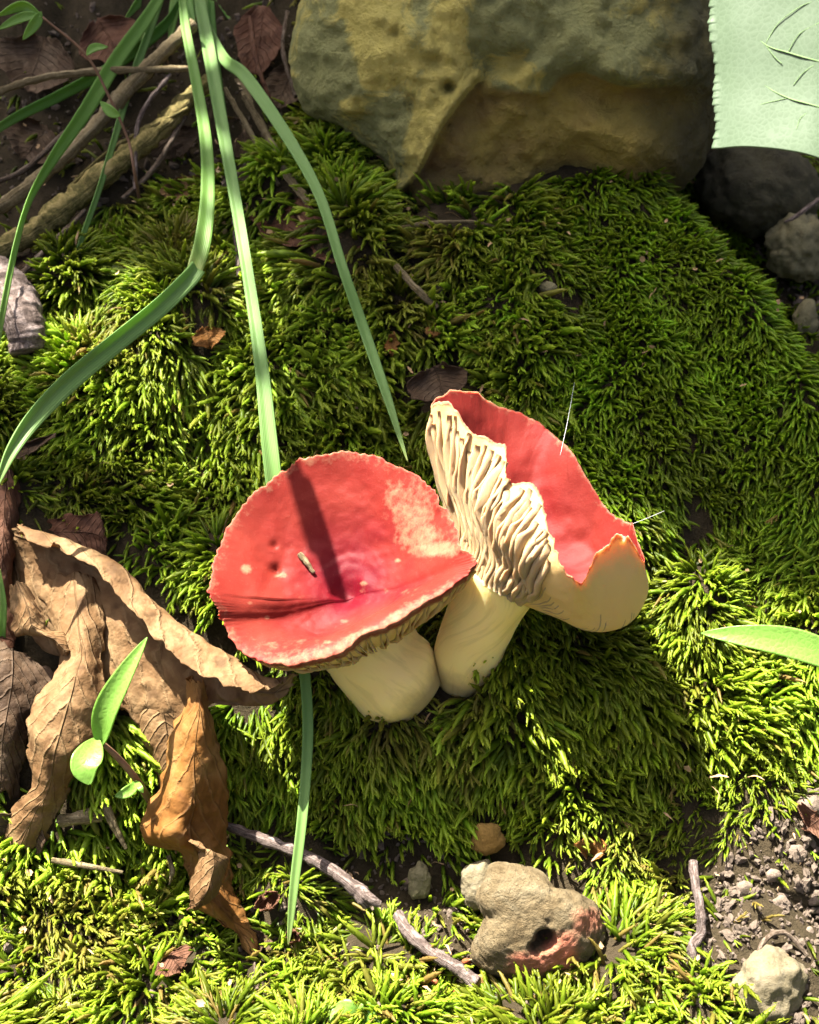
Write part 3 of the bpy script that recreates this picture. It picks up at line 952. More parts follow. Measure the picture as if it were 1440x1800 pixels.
tt = np.broadcast_to(ti[1:, None], (NI - 1, NT))
ang = np.broadcast_to(thr[None] / NT * 18, (NI - 1, NT))
nz = fbm(inner[1:] * 110, 31, 3)
redi = .62 + .38 * sstep(.0, .03, tt + .01 * nz)
redi = np.where(ang < 8, redi * sstep(.0, .04, tt + .02 * nz), redi)
near = ((ang > 7.2) & (ang < 10.6))
palei = .44 * near * (1 - sstep(.1, .22, tt)) + .50 * (ang < 2.2) * (1 - sstep(.1, .3, tt)) + .35 * (1 - sstep(.0, .08, tt))
redo = np.clip(.62 * sstep(.93, 1.0, np.linspace(0, 1, NR))[:, None] * np.ones(NT), 0, 1)
angO = np.broadcast_to(thr[None] / NT * 18, (NR, NT))
redo = np.where((angO > 11.6) & (angO < 17.4), .9 * sstep(.94, .98, np.linspace(0, 1, NR)[:, None]) * np.ones(NT), redo)
capR = mesh('cap', allv, faces, MAT['cap'], rootR, attrs=dict(
    red=np.concatenate([redo.ravel(), redi.ravel()]), deep=np.concatenate([np.zeros(NR * NT), (.28 + .3 * sstep(.3, .8, tt)).ravel()]),
    pale=np.concatenate([(np.zeros((NR, NT)) + .55 * (redo > .2)).ravel(), palei.ravel()])))
capR['label'] = 'folded cup-shaped red cap, cream gills outside'
ngl = 92
for i in range(ngl):
    a = (i + .35 * math.sin(i * 5.3)) / ngl
    j = int(a * NT) % NT
    aa = a * 18
    full = 1 if (aa < 7.0 or aa > 17.3) else .2
    e1 = .93 if full == 1 else .86
    k = np.linspace(3, (NR - 1) * (e1 + (.045 * math.sin(i * 2.3) if full == 1 else 0)), 22).astype(int)
    s_ = np.linspace(0, 1, 22)
    hgt = .0026 * full * (np.sin(np.pi * np.clip(s_ * .9 + .07, 0, 1)) ** .55) * (1 + .25 * fbm(np.stack([s_ * 5, s_ * 0 + i, s_ * 0], -1), i, 2))
    gill_blade(outer[k, j] - on[k, j] * .0004, on[k, j], hgt, (.0027 if i % 3 else .0018) if full == 1 else .0008, MAT['gill'], capR, i + 200, wav=.0011 if full == 1 else .0002)
make_stem(PG(806, 1200, -.004), scn + ax_ * .006, .0095, .0105, rootR, seed=8, bulge=1.05, bend=(-.0015, -.001, 0))

# ================================================================== BOULDER AND STONES
def boulder_mat():
    m = N('boulder')
    a = m.attr('patch', o='Fac'); bl = m.attr('lower', o='Fac')
    n1 = m.noise(60, 8, .66, dist=1.0); n2 = m.noise(420, 7, .72); n3 = m.noise(26, 5, .55)
    yel = m.mix(n2, (.50, .42, .08), (.78, .68, .22))
    gry = m.mix(n2, (.20, .21, .07), (.46, .46, .19))
    k = m.math('ADD', a, m.math('MULTIPLY', m.math('SUBTRACT', n1, .5), 1.5))
    c = m.mix(m.ramp(k, [(.40, (0, 0, 0)), (.58, (1, 1, 1))]), gry, yel)
    och = m.mix(m.math('ADD', m.math('MULTIPLY', n1, .5), m.math('MULTIPLY', n2, .5)), (.26, .19, .03), (.66, .52, .14))
    och = m.mix(m.ramp(n3, [(.45, (0, 0, 0)), (.7, (1, 1, 1))]), och, (.26, .16, .08))
    k2 = m.math('ADD', bl, m.math('MULTIPLY', m.math('SUBTRACT', n1, .5), .3))
    c = m.mix(m.ramp(k2, [(.42, (0, 0, 0)), (.58, (1, 1, 1))]), c, och)
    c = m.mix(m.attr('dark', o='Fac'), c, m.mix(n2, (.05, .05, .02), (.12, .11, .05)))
    m.base(c); m.set(.85, .25)
    m.bump(m.math('ADD', m.math('ADD', n2, m.noise(600, 6, .7)), m.math('MULTIPLY', n1, 2.0)), 1.0, .005)
    return m.m
LEDGE = np.array([(860, -300), (850, 90), (838, 140), (800, 190), (772, 245), (730, 305), (700, 345), (690, 420)], float)
def ledge_x(py): return np.interp(py, LEDGE[:, 1], LEDGE[:, 0])
def b_relief(px, py):
    q = np.stack([px / 60, py / 60, px * 0], -1)
    low = sstep(-6, 10, px - ledge_x(py) + 10 * vnoise(q, 2)) * sstep(95, 150, py + 40 * vnoise(q * .7, 7) - .12 * (px - 850))
    z = .011 * low
    z = z - .008 * low * sstep(200, 300, py) * sstep(1000, 1140, px)          # bulge at the foot
    z = z + .012 * sstep(230, 300, py) * sstep(930, 1010, px) * sstep(1130, 1060, px)
    z = z + .010 * np.exp(-(((px - 785) ** 2 + (py - 156) ** 2) / 100))
    return z + .0035 * fbm(q, 5, 4)
def b_attr(px, py, p):
    q = np.stack([px / 60, py / 60, px * 0], -1)
    low = sstep(-6, 10, px - ledge_x(py) + 10 * vnoise(q, 2)) * sstep(95, 150, py + 40 * vnoise(q * .7, 7) - .12 * (px - 850))
    pa = .50 + 0 * px
    for (ax, ay, rx, ry, am) in [(650, 60, 45, 120, .5), (690, 120, 50, 50, .4), (800, 120, 40, 160, .45), (765, 270, 40, 90, .6), (905, 110, 40, 40, .5), (585, 130, 60, 90, -.6), (680, 200, 40, 60, -.3), (960, 50, 130, 120, -.5), (610, 190, 30, 20, .4), (745, 30, 20, 80, -.1)]:
        pa = pa + am * np.exp(-(((px - ax) / rx) ** 2 + ((py - ay) / ry) ** 2))
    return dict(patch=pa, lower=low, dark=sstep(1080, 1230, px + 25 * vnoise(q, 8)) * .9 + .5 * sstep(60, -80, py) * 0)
db = gdepth(880, 350)
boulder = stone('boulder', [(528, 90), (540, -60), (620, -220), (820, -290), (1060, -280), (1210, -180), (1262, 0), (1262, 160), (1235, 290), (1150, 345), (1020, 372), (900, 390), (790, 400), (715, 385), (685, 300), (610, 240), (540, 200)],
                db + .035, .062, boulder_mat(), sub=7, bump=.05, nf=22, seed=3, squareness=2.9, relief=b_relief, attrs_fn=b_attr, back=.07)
tag(boulder, 'large ochre and grey-green boulder with a small round hole atop the bank', 'boulder')

def holey_mat():
    m = N('holey_stone')
    rd = m.attr('red', o='Fac')
    n1 = m.noise(150, 7, .65, dist=.5); n2 = m.noise(700, 6, .7)
    c = m.ramp(n1, [(.3, (0.0721, 0.0499, 0.0222)), (.5, (0.1331, 0.0998, 0.0527)), (.7, (0.1774, 0.1441, 0.0859))])
    k = m.math('ADD', rd, m.math('MULTIPLY', m.math('SUBTRACT', n1, .5), 1.1))
    c = m.mix(m.ramp(k, [(.4, (0, 0, 0)), (.75, (1, 1, 1))]), c, m.mix(n2, (.33, .09, .05), (.46, .20, .12)))
    m.base(c); m.set(.9, .2); m.bump(m.math('ADD', m.math('ADD', n2, n1), m.math('MULTIPLY', m.noise(1800, 5, .7), .6)), 1.0, .0012)
    return m.m
def h_attr(px, py, p):
    rd = .0 * px
    for (ax, ay, r_, am) in [(985, 1675, 45, .95), (1035, 1620, 40, .7), (915, 1695, 40, .7), (950, 1695, 36, .8), (960, 1630, 18, .4), (880, 1640, 20, .25)]:
        rd = np.maximum(rd, am * np.exp(-((px - ax) ** 2 + (py - ay) ** 2) / r_ ** 2))
    return dict(red=rd)
dh = gdepth(940, 1690)
st = stone('holey_stone', [(850, 1550), (868, 1520), (905, 1518), (945, 1530), (972, 1562), (1008, 1568), (1048, 1598), (1062, 1640), (1040, 1692), (985, 1716), (915, 1727), (862, 1710), (828, 1690), (834, 1650), (856, 1612), (836, 1580)],
           dh - .006, .014, holey_mat(), sub=6, bump=.06, nf=130, seed=12, squareness=2.7, dents=[(960, 1655, 16, .011), (942, 1668, 10, .006)], attrs_fn=h_attr)
tag(st, 'buff stone with a dark hole and rust-red crumbly lip', 'stone')
MAT['buff'] = M_simple('buff_stone', (0.0786, 0.063, 0.0312), (0.1416, 0.1179, 0.0706), 260, .9, .2, .7, .0007, c3=(0.1792, 0.1561, 0.1098))
MAT['grey'] = M_simple('grey_stone', (.08, .07, .035), (.22, .20, .11), 260, .92, .2, .8, .0008)
MAT['white'] = M_simple('pale_pebble', (0.2142, 0.1938, 0.168), (0.3162, 0.2958, 0.2754), 300, .9, .2, .6, .0004)
MAT['ochre'] = M_simple('ochre_stone', (.16, .09, .02), (.34, .21, .06), 300, .9, .2, .8, .0007)
MAT['rust'] = M_simple('rust_crumb', (0.2448, 0.0544, 0.0204), (0.3536, 0.1224, 0.0544), 400, .95, .1, .8, .0004)
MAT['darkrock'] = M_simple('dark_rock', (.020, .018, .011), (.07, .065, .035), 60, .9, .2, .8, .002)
def blob(name, cx, cy, rx, ry, mat, label, cat, off=.002, seed=0, sub=4, bump=.14, group=None, thick=None, nf=None, sq=2.2, rot=0.):
    r_ = random.Random(seed)
    ol = []
    for i in range(12):
        a = i / 12 * 6.283; k = r_.uniform(.84, 1.12)
        x, y = math.cos(a) * rx * k, math.sin(a) * ry * k
        ol.append((cx + x * math.cos(rot) - y * math.sin(rot), cy + x * math.sin(rot) + y * math.cos(rot)))
    d = gdepth(cx, cy + ry * .6) - off
    o = stone(name, ol, d, thick or (rx + ry) / 2 * pxm(d) * .8, mat, sub=sub, bump=bump, nf=nf or 1.2 / ((rx + ry) * pxm(d)), seed=seed, squareness=sq)
    return tag(o, label, cat, group)
blob('stone', 838, 1555, 28, 44, MAT['buff'], 'rounded buff stone tucked in shade behind the holed stone', 'stone', .004, 3, sub=5, bump=.2)
blob('stone', 858, 1475, 36, 28, MAT['ochre'], 'pitted ochre stone in the shaded moss above the holed stone', 'stone', .003, 5, bump=.2)
blob('stone', 738, 1548, 24, 40, MAT['grey'], 'grey stone in the dark hollow above the twig', 'stone', .003, 7, sub=5, bump=.2)
blob('stone', 1352, 1740, 62, 72, MAT['buff'], 'tan stone half buried in loose soil', 'stone', .003, 9, bump=.24, sub=5)
blob('stone', 1400, 430, 62, 75, MAT['grey'], 'rough grey stone in the dark gully beside the mound', 'stone', .012, 11, bump=.3, sub=5)
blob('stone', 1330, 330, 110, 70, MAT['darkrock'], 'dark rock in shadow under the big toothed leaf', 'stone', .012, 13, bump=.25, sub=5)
blob('stone', 1415, 560, 26, 36, MAT['grey'], 'small knobbly grey stone at the right edge of the mound moss', 'stone', .006, 17, bump=.2)
blob('pebble', 692, 1722, 17, 14, MAT['white'], 'chalky white pebble below the broken twig', 'pebble', .004, 19)
blob('pebble', 955, 1742, 13, 20, MAT['white'], 'upright whitish pebble in front of the holed stone', 'pebble', .004, 23)
blob('pebble', 935, 1758, 10, 9, MAT['white'], 'tiny white pebble beside the upright whitish pebble', 'pebble', .004, 24)
blob('pebble', 920, 1768, 12, 8, MAT['white'], 'flat white pebble in moss below the upright whitish pebble', 'pebble', .004, 25)
blob('pebble', 840, 1735, 17, 22, MAT['ochre'], 'angular brown stone chip at the lower twig end', 'pebble', .004, 27)
blob('pebble', 965, 505, 15, 11, MAT['grey'], 'blue-grey pebble lying on the shaded moss cushion', 'pebble', .006, 29)
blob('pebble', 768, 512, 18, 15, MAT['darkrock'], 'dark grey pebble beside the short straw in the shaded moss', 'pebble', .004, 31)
for i, (x, y, a) in enumerate([(745, 1715, 11), (765, 1728, 8), (822, 1690, 9), (800, 1745, 7), (690, 1690, 8), (815, 1760, 8)]):
    blob('rust_crumb', x, y, a, a * .8, MAT['rust'], 'rust-red clay crumb beside the broken twig', 'clay crumb', .003, 40 + i, sub=3, bump=.3, group='rust-red clay crumbs by the twig')
for i, (x, y, a) in enumerate([(1255, 1620, 12), (1310, 1560, 14), (1370, 1590, 16), (1420, 1640, 13), (1290, 1690, 12), (1400, 1500, 17), (1425, 1420, 20), (1340, 1640, 13), (1240, 1730, 13), (1390, 1690, 12), (1360, 1540, 11), (1425, 1750, 14)]):
    blob('soil_clod', x, y, a * 1.1, a, MAT['crumb'], 'grey-brown soil clod on the bare patch by the tan stone', 'soil clod', .002, 60 + i, sub=3, bump=.3, group='soil clods on the bare patch')

# ================================================================== GREEN PLANTS
MAT['grass'] = M_blade('grass', (0.144, 0.304, 0.048), (0.216, 0.376, 0.096), (0.256, 0.464, 0.048), .42, .45, .22)
MAT['grass_blue'] = M_blade('grass_blue', (.15, .29, .07), (.21, .36, .11), (.26, .46, .06), .38, .45, .25)
MAT['grass_dark'] = M_blade('grass_dark', (.09, .22, .035), (.13, .28, .05), (.18, .40, .03), .3, .5, .25)
def wpx(ws, d): return [x * pxm(d) for x in ws]
tuft = empty('grass_tuft', P(345, 30, .47), 'tuft of long green grass blades arching down over the moss', 'grass')
def gblade(pts, ws, mat, **kw):
    q = [P(*a) for a in pts]
    wd = [a * .86 * pxm(b[2]) for a, b in zip(ws, pts)]
    return blade('blade', q, wd, mat, tuft, **kw)
b1 = gblade([(318, -40, .46), (325, 40, .45), (346, 150, .435), (362, 250, .42), (365, 340, .405), (357, 420, .395), (342, 475, .388)], [14, 18, 22, 25, 29, 34, 33], MAT['grass'], twist=.15, fold=.3, seed=1)
b1['label'] = 'upper length of the kinked pale green blade'
gblade([(348, 470, .388), (330, 492, .385), (280, 540, .378), (200, 605, .366), (120, 672, .352), (60, 735, .342), (22, 790, .336), (0, 840, .333), (-10, 870, .333)], [33, 36, 38, 40, 41, 36, 26, 12, 3], MAT['grass_blue'], twist=[.1, .3, .2, 0], fold=.5, seed=2)
gblade([(345, -30, .48), (362, 60, .46), (385, 190, .435), (412, 340, .41), (437, 490, .39), (459, 640, .372), (476, 800, .360), (495, 950, .357), (520, 1090, .3535), (537, 1200, .350), (541, 1300, .346), (532, 1430, .338), (518, 1550, .334), (510, 1630, .333), (507, 1662, .333)],
       [20, 26, 26, 24, 24, 28, 34, 32, 26, 22, 22, 21, 19, 11, 2], MAT['grass_blue'], n=130, twist=.1, fold=.35, seed=3)
gblade([(355, 20, .475), (392, 100, .455), (432, 135, .44), (505, 240, .415), (562, 345, .398), (602, 470, .385), (640, 580, .38), (678, 690, .366), (705, 775, .357), (717, 812, .354)], [10, 22, 26, 25, 22, 22, 24, 20, 9, 2], MAT['grass_blue'], twist=[.0, .2, .5, .2], fold=.25, seed=4)
gblade([(300, -40, .47), (262, 25, .46), (205, 105, .445), (150, 195, .43), (95, 275, .415), (52, 350, .40), (28, 430, .39), (8, 530, .38), (-10, 640, .375)], [16, 24, 30, 30, 25, 17, 15, 14, 8], MAT['grass'], twist=[0, .3, .9, .3], seed=5)
gblade([(320, 0, .48), (290, 45, .475), (205, 112, .46), (110, 165, .45), (30, 205, .445), (-40, 250, .44)], [16, 22, 24, 23, 20, 14], MAT['grass_dark'], twist=.4, seed=6)
gblade([(300, -60, .475), (268, 40, .465), (228, 150, .45), (205, 230, .44), (175, 330, .43), (140, 430, .42), (112, 515, .413)], [12, 16, 17, 15, 14, 12, 3], MAT['grass_blue'], twist=[.2, .6, .8], seed=7)
gblade([(240, -40, .5), (150, 25, .5), (70, 65, .5), (-30, 110, .5)], [16, 20, 20, 14], MAT['grass_dark'], twist=.3, seed=8)
gblade([(370, 0, .48), (375, 80, .47), (392, 200, .455), (410, 320, .44), (420, 420, .43)], [16, 20, 16, 12, 4], MAT['grass_dark'], twist=.5, seed=9)
gblade([(330, -40, .49), (345, 10, .485), (380, 70, .48), (400, 130, .475)], [24, 30, 26, 8], MAT['grass_dark'], twist=.2, seed=10)
for i_, (x0, x1, y1, d_) in enumerate([(300, 250, 70, .485), (320, 296, 95, .48), (335, 330, 80, .478), (350, 372, 75, .485), (310, 345, 55, .47), (290, 215, 40, .49), (355, 410, 45, .49)]):
    gblade([(x0, -60, d_ + .005), ((x0 + x1) / 2, y1 * .3 - 20, d_), (x1, y1, d_ - .008)], [16, 22, 3], MAT['grass'] if i_ % 2 else MAT['grass_dark'], twist=.2 * i_ - .5, n=40, seed=40 + i_)
def cap_at(px_, py_):
    q = g.reshape(-1, 3); a, b, _ = proj(q)
    return q[int(np.argmin((a - px_) ** 2 + (b - py_) ** 2))]
SUNB = SUN
stripe_blade = blade('blade', [P(345, -20, .47), P(300, -260, .44), cap_at(512, 812) + SUNB * .25, cap_at(530, 840) + SUNB * .20, cap_at(556, 920) + SUNB * .19, cap_at(580, 1000) + SUNB * .183, cap_at(596, 1052) + SUNB * .18], [.003, .004, .0045, .005, .0055, .005, .004], MAT['grass'], tuft, face=SUNB, seed=31)  # unseen blade added overhead to cast a shadow stripe on the left cap
gb = blade('grass', [P(540, -40, .43), P(600, 8, .425), P(655, 40, .42), P(700, 66, .418), P(735, 86, .417)], [.0016, .0022, .0024, .0018, .0003], MAT['grass_dark'], seed=11)
tag(gb, 'single thin grass blade pointing across the boulder face', 'grass')
gb = blade('grass', [PG(2, 1160, .002), PG(4, 1110, .010), PG(6, 1060, .014), PG(0, 1000, .016)], [.0016, .002, .0018, .0003], MAT['grass'], seed=12)
tag(gb, 'short grass blade standing behind the curled oak leaf', 'grass')

MAT['leaf_bright'] = M_leafgreen('leaf_bright', (0.1273, 0.2705, 0.0319), (0.191, 0.3501, 0.0636), (0.2785, 0.4774, 0.0477), .42)
MAT['leaf_pale_glare'] = M_leafgreen('leaf_pale_glare', (.085, .13, .068), (.125, .17, .112), (.13, .22, .075), .3, .42, .3, .10)  # pale green, whitened in the base colour to imitate sun glare
MAT['stem_red'] = M_simple('stem_red', (.10, .05, .028), (.20, .11, .06), 200, .6, .3, .3, .0002)
MAT['stem_green'] = M_simple('stem_green', (.12, .18, .05), (.2, .24, .09), 200, .6, .3, .3, .0002)
s1 = empty('seedling', P(238, 330, .44), 'thin red-stemmed seedling with small leaves in front of the grass tuft', 'seedling')
d1 = .43
tube('stem', [P(245, 350, d1 + .01), P(236, 300, d1), P(225, 245, d1), P(192, 170, d1 - .005), P(150, 95, d1 - .01), (P(75, 30, d1 - .015))], [.0006, .0006, .0005, .0005, .00045, .0004], MAT['stem_red'], s1)
for (pts, wpx_, rl) in [([(75, 30), (40, 10), (-5, 28)], 18, .4), ([(75, 28), (40, 30), (-5, 52)], 16, -.2), ([(73, 20), (62, 40), (40, 70)], 18, .2), ([(152, 97), (165, 84), (190, 82)], 14, .3), ([(212, 203), (195, 196), (176, 178)], 18, .1)]:
    leaf('leaf', [P(a, b, d1 - .012) for a, b in pts], wpx_ * pxm(d1), MAT['leaf_bright'], s1, n=24, m=9, roll=rl)
s2 = empty('seedling', PG(268, 1415, 0), 'bright green seedling with two lit leaves in front of the curled oak leaves', 'seedling')
d2 = gdepth(180, 1310) - .022
tube('stem', [PG(268, 1415, .004), P(238, 1368, d2 + .006), P(205, 1330, d2 + .002), P(175, 1302, d2)], [.0011, .001, .0009, .0007], MAT['stem_red'], s2)
leaf('leaf', [P(176, 1312, d2), P(186, 1255, d2 - .003), P(215, 1195, d2 - .004), P(259, 1120, d2 - .002)], 44 * pxm(d2), MAT['leaf_bright'], s2, cup=.35, roll=.35, shape=.8)
leaf('leaf', [P(172, 1296, d2), P(158, 1325, d2 - .006), P(150, 1350, d2 - .009), P(158, 1380, d2 - .009)], 52 * pxm(d2), MAT['leaf_bright'], s2, cup=.2, roll=-.2)
leaf('leaf', [P(240, 1372, d2 + .004), P(232, 1386, d2), P(218, 1395, d2 - .002), P(202, 1400, d2 - .003)], 20 * pxm(d2), MAT['leaf_bright'], s2, n=24, m=9, cup=.3)
leaf('leaf', [P(240, 1372, d2 + .004), P(246, 1384, d2), P(252, 1394, d2)], 10 * pxm(d2), MAT['leaf_bright'], s2, n=16, m=7)
# long leaf reaching in from the right
d3 = .305
s3 = empty('leafy_sprig', P(1560, 1330, .345), 'smooth lance-shaped green leaf reaching over the sunlit moss', 'leaf')
lf = leaf('leaf', [P(1530, 1196, d3), P(1460, 1155, d3), P(1390, 1130, d3 + .001), P(1310, 1118, d3 + .003), P(1232, 1113, d3 + .006)], 54 * pxm(d3), MAT['leaf_bright'], s3, cup=.12, shape=.85, face=nrm(np.array([-.1, -.75, .65])), n=60, m=17)
tube('stem', [PG(1575, 1400, 0), P(1570, 1300, d3 + .012), P(1530, 1196, d3)], [.0012, .0011, .0007], MAT['stem_green'], s3)
leaf('leaf', [P(1565, 1260, d3 + .01), P(1620, 1210, d3 + .01), P(1690, 1190, d3 + .012)], 50 * pxm(d3), MAT['leaf_bright'], s3, face=(0, -.7, .7))
# clover at the very bottom
dc = gdepth(630, 1790) - .008
cl = empty('clover', PG(632, 1840, 0), 'round-leaved green clover poking up in front of the moss', 'clover')
tube('stem', [PG(632, 1850, 0), P(630, 1815, dc), P(632, 1802, dc - .001)], [.0007, .0006, .0005], MAT['stem_green'], cl, n=20)
for a, b in [((632, 1805), (585, 1772)), ((634, 1805), (668, 1776)), ((633, 1808), (640, 1850))]:
    leaf('leaflet', [P(*a, dc), P((a[0] + b[0]) / 2, (a[1] + b[1]) / 2, dc - .002), P(*b, dc - .001)], 58 * pxm(dc), MAT['leaf_bright'], cl, n=24, m=11, cup=.1, shape=1.25, blunt=.55, face=(0, -.6, .8))

# big toothed leaf hanging in at the upper right, on its own tall plant
dl = .285
big = empty('broadleaf_plant', np.array([.20, -.02, hbase(.20, -.02)]), 'large pale green leaf with toothed edge on a broadleaf plant', 'plant')
edge = [(1236, -190), (1243, -100), (1247, 0), (1252, 60), (1258, 140), (1258, 200), (1256, 262)]
NA, NB_ = 220, 60
le = crom(np.array(edge, float), NA)
tv = np.linspace(0, 1, NA)
saw = ((tv * 25 + .25 * np.sin(tv * 9)) % 1.0)
teeth = -4.5 * saw ** 1.3 * (.55 + .45 * np.sin(tv * 37 + 1) ** 2) + 3.0 * np.sin(tv * 23)
bot = crom(np.array([(1256, 266), (1310, 262), (1380, 268), (1440, 282), (1560, 330), (1700, 330)], float), NB_)
gg = np.zeros((NA, NB_, 3))
for j in range(NB_):
    k = j / (NB_ - 1)
    x = le[:, 0] + teeth * max(0, 1 - j / 2.0) + (bot[j, 0] - bot[0, 0]) * (1 + 0 * tv)
    y = le[:, 1] + (bot[j, 1] - bot[0, 1]) * tv - 60 * k * (1 - tv)
    d = dl - .012 * k + .010 * (k - .8) ** 2 - .004 * tv
    gg[:, j] = [P(a, b, c) for a, b, c in zip(x, y, d)]
gn = surf_normals(gg)
VEINS = [[(1440 + 160, 150), (1440, 108), (1385, 92), (1345, 78), (1312, 40), (1292, 0)], [(1600, 240), (1440, 188), (1385, 172), (1345, 150), (1305, 112), (1276, 82)], [(1345, 78), (1362, 100), (1375, 112)],
         [(1500, 20), (1440, -10), (1400, -40), (1360, -90)], [(1385, 172), (1330, 186), (1290, 205)], [(1440, 250), (1380, 232), (1330, 236)], [(1312, 40), (1285, 52)], [(1345, 150), (1320, 160), (1285, 152)], [(1440, 108), (1410, 130), (1395, 150)],
         [(1385, 92), (1405, 60), (1440, 40)], [(1440, 188), (1410, 205), (1400, 228)], [(1380, 30), (1410, 10), (1440, 0)], [(1345, 78), (1365, 45), (1380, 30)]]
bl_ = mesh('leaf', (gg + gn * (.0005 * fbm(gg * 45, 5, 2))[..., None]).reshape(-1, 3), grid_faces(NA, NB_), MAT['leaf_pale_glare'], big)
solid(bl_, .0004)
VM = M_simple('vein', (.12, .20, .075), (.15, .23, .10), 200)
for vn in VEINS:
    pts = []
    for (a, b) in vn:
        i = int(np.argmin(np.abs(proj(gg.reshape(-1, 3))[0] - a) + np.abs(proj(gg.reshape(-1, 3))[1] - b)))
        c = gg.reshape(-1, 3)[i]
        pts.append(P(a, b, proj(c)[2] + .00005))
    tube('vein', pts, [.00022, .00018, .0001] if len(vn) > 3 else .0001, VM, bl_, n=24, sides=6)
tube('stem', [np.array([.20, -.02, hbase(.20, -.02)]), np.array([.205, -.03, -.02]), np.array([.2, -.045, .06]), P(1700, 330, dl - .01) + np.array([.004, 0, .004]), P(1600, 200, dl - .010)], [.003, .0028, .0022, .0016, .001], MAT['stem_green'], big)

# ================================================================== DEAD LEAVES AND TWIGS
MAT['oak'] = M_dead('oak_leaf', (.15, .075, .03), (.33, .19, .085), (.48, .32, .16), (.45, .22, .07), .2, 75)
MAT['oak_dark'] = M_dead('oak_leaf_dark', (.06, .035, .02), (.13, .08, .045), (.24, .17, .11), (.2, .1, .04), .12, 80)
MAT['oak_orange'] = M_dead('oak_leaf_orange', (.22, .085, .02), (.40, .18, .045), (.50, .28, .10), (.6, .25, .05), .22, 50)
MAT['oak_red'] = M_dead('oak_leaf_red', (.10, .04, .025), (.20, .09, .05), (.30, .16, .10), (.3, .1, .04), .15, 90)
lA = sheet('oak_leaf', [  # stations along the leaf; columns lower edge -> body -> top -> rolled edge
    [(20, 1010, .004), (20, 985, .006), (20, 955, .010), (28, 926, .014), (34, 922, .018), (30, 938, .020)],
    [(30, 1085, .004), (60, 1040, .007), (80, 985, .010), (105, 948, .014), (118, 946, .020), (108, 968, .023)],
    [(110, 1170, .006), (140, 1105, .009), (165, 1045, .011), (195, 992, .015), (208, 990, .022), (190, 1022, .026)],
    [(190, 1215, .007), (205, 1160, .010), (222, 1110, .012), (252, 1058, .016), (268, 1056, .023), (245, 1092, .028)],
    [(250, 1280, .006), (262, 1225, .010), (280, 1172, .012), (315, 1108, .016), (334, 1106, .024), (305, 1150, .030)],
    [(300, 1330, .004), (315, 1270, .009), (335, 1215, .013), (385, 1155, .018), (405, 1154, .026), (375, 1196, .032)],
    [(352, 1232, .012), (380, 1232, .014), (405, 1226, .017), (435, 1190, .021), (455, 1186, .028), (432, 1216, .033)],
    [(395, 1240, .016), (430, 1240, .017), (462, 1232, .019), (485, 1205, .022), (498, 1190, .026), (486, 1206, .030)],
    [(455, 1236, .018), (480, 1238, .019), (500, 1222, .021), (513, 1200, .023), (518, 1184, .025), (510, 1186, .027)]],
    MAT['oak'], a=130, b=60, crumple=.0011, cf=90, seed=4, ragged=.0016)
tag(lA, 'big tan curled oak leaf with a rolled edge touching the funnel-capped mushroom', 'dead leaf', 'dead oak leaves')
lB = sheet('oak_leaf', [
    [(70, 1030, .006), (110, 1010, .012), (150, 1010, .014), (178, 1040, .012)],
    [(90, 1080, .008), (120, 1075, .014), (150, 1075, .016), (182, 1100, .012)],
    [(108, 1145, .010), (130, 1140, .017), (155, 1140, .018), (180, 1160, .012)],
    [(95, 1195, .012), (115, 1200, .019), (150, 1205, .019), (190, 1205, .013)],
    [(55, 1245, .014), (90, 1255, .021), (140, 1262, .020), (196, 1250, .014)],
    [(44, 1310, .014), (75, 1320, .021), (120, 1322, .021), (165, 1312, .016)],
    [(58, 1375, .012), (75, 1385, .017), (98, 1388, .017), (125, 1375, .013)],
    [(28, 1415, .010), (48, 1428, .014), (75, 1432, .014), (105, 1425, .011)],
    [(2, 1475, .006), (20, 1490, .009), (45, 1495, .009), (72, 1480, .007)]],
    MAT['oak'], a=110, b=40, crumple=.0012, cf=80, seed=8, ragged=.0016)
tag(lB, 'narrow S-shaped brown leaf lobe hanging left of the bright seedling', 'dead leaf', 'dead oak leaves')
lC = sheet('oak_leaf', [
    [(330, 1196, .014), (340, 1196, .018), (352, 1200, .020), (362, 1212, .018)],
    [(330, 1235, .014), (345, 1240, .020), (358, 1245, .021), (372, 1255, .016)],
    [(300, 1290, .014), (330, 1300, .022), (358, 1300, .022), (384, 1310, .015)],
    [(284, 1350, .014), (320, 1365, .024), (360, 1360, .021), (392, 1360, .014)],
    [(272, 1410, .013), (315, 1425, .025), (362, 1420, .019), (400, 1415, .012)],
    [(252, 1472, .014), (305, 1470, .026), (360, 1478, .018), (403, 1475, .011)],
    [(322, 1500, .010), (345, 1515, .016), (372, 1520, .017), (406, 1520, .010)],
    [(330, 1540, .010), (352, 1560, .016), (380, 1562, .016), (408, 1558, .010)],
    [(345, 1590, .009), (375, 1598, .015), (398, 1596, .015), (420, 1590, .009)],
    [(400, 1630, .006), (412, 1632, .010), (424, 1628, .010), (436, 1620, .006)],
    [(436, 1668, .003), (442, 1672, .005), (448, 1672, .005), (453, 1668, .003)]],
    MAT['oak_orange'], a=140, b=44, crumple=.0013, cf=95, seed=15, ragged=.0014)
tag(lC, 'orange-brown dead leaf folded and hanging to a dry tip above the moss', 'dead leaf', 'dead oak leaves')
lE = sheet('oak_leaf', [
    [(325, 1470, .024), (348, 1490, .027), (365, 1500, .025)],
    [(352, 1485, .024), (372, 1500, .030), (398, 1510, .022)],
    [(345, 1525, .022), (375, 1530, .030), (404, 1530, .018)],
    [(336, 1572, .022), (352, 1588, .026), (378, 1570, .020)],
    [(332, 1596, .020), (340, 1600, .022), (350, 1592, .019)]],
    MAT['oak'], a=50, b=24, crumple=.001, cf=140, seed=18, ragged=.001)
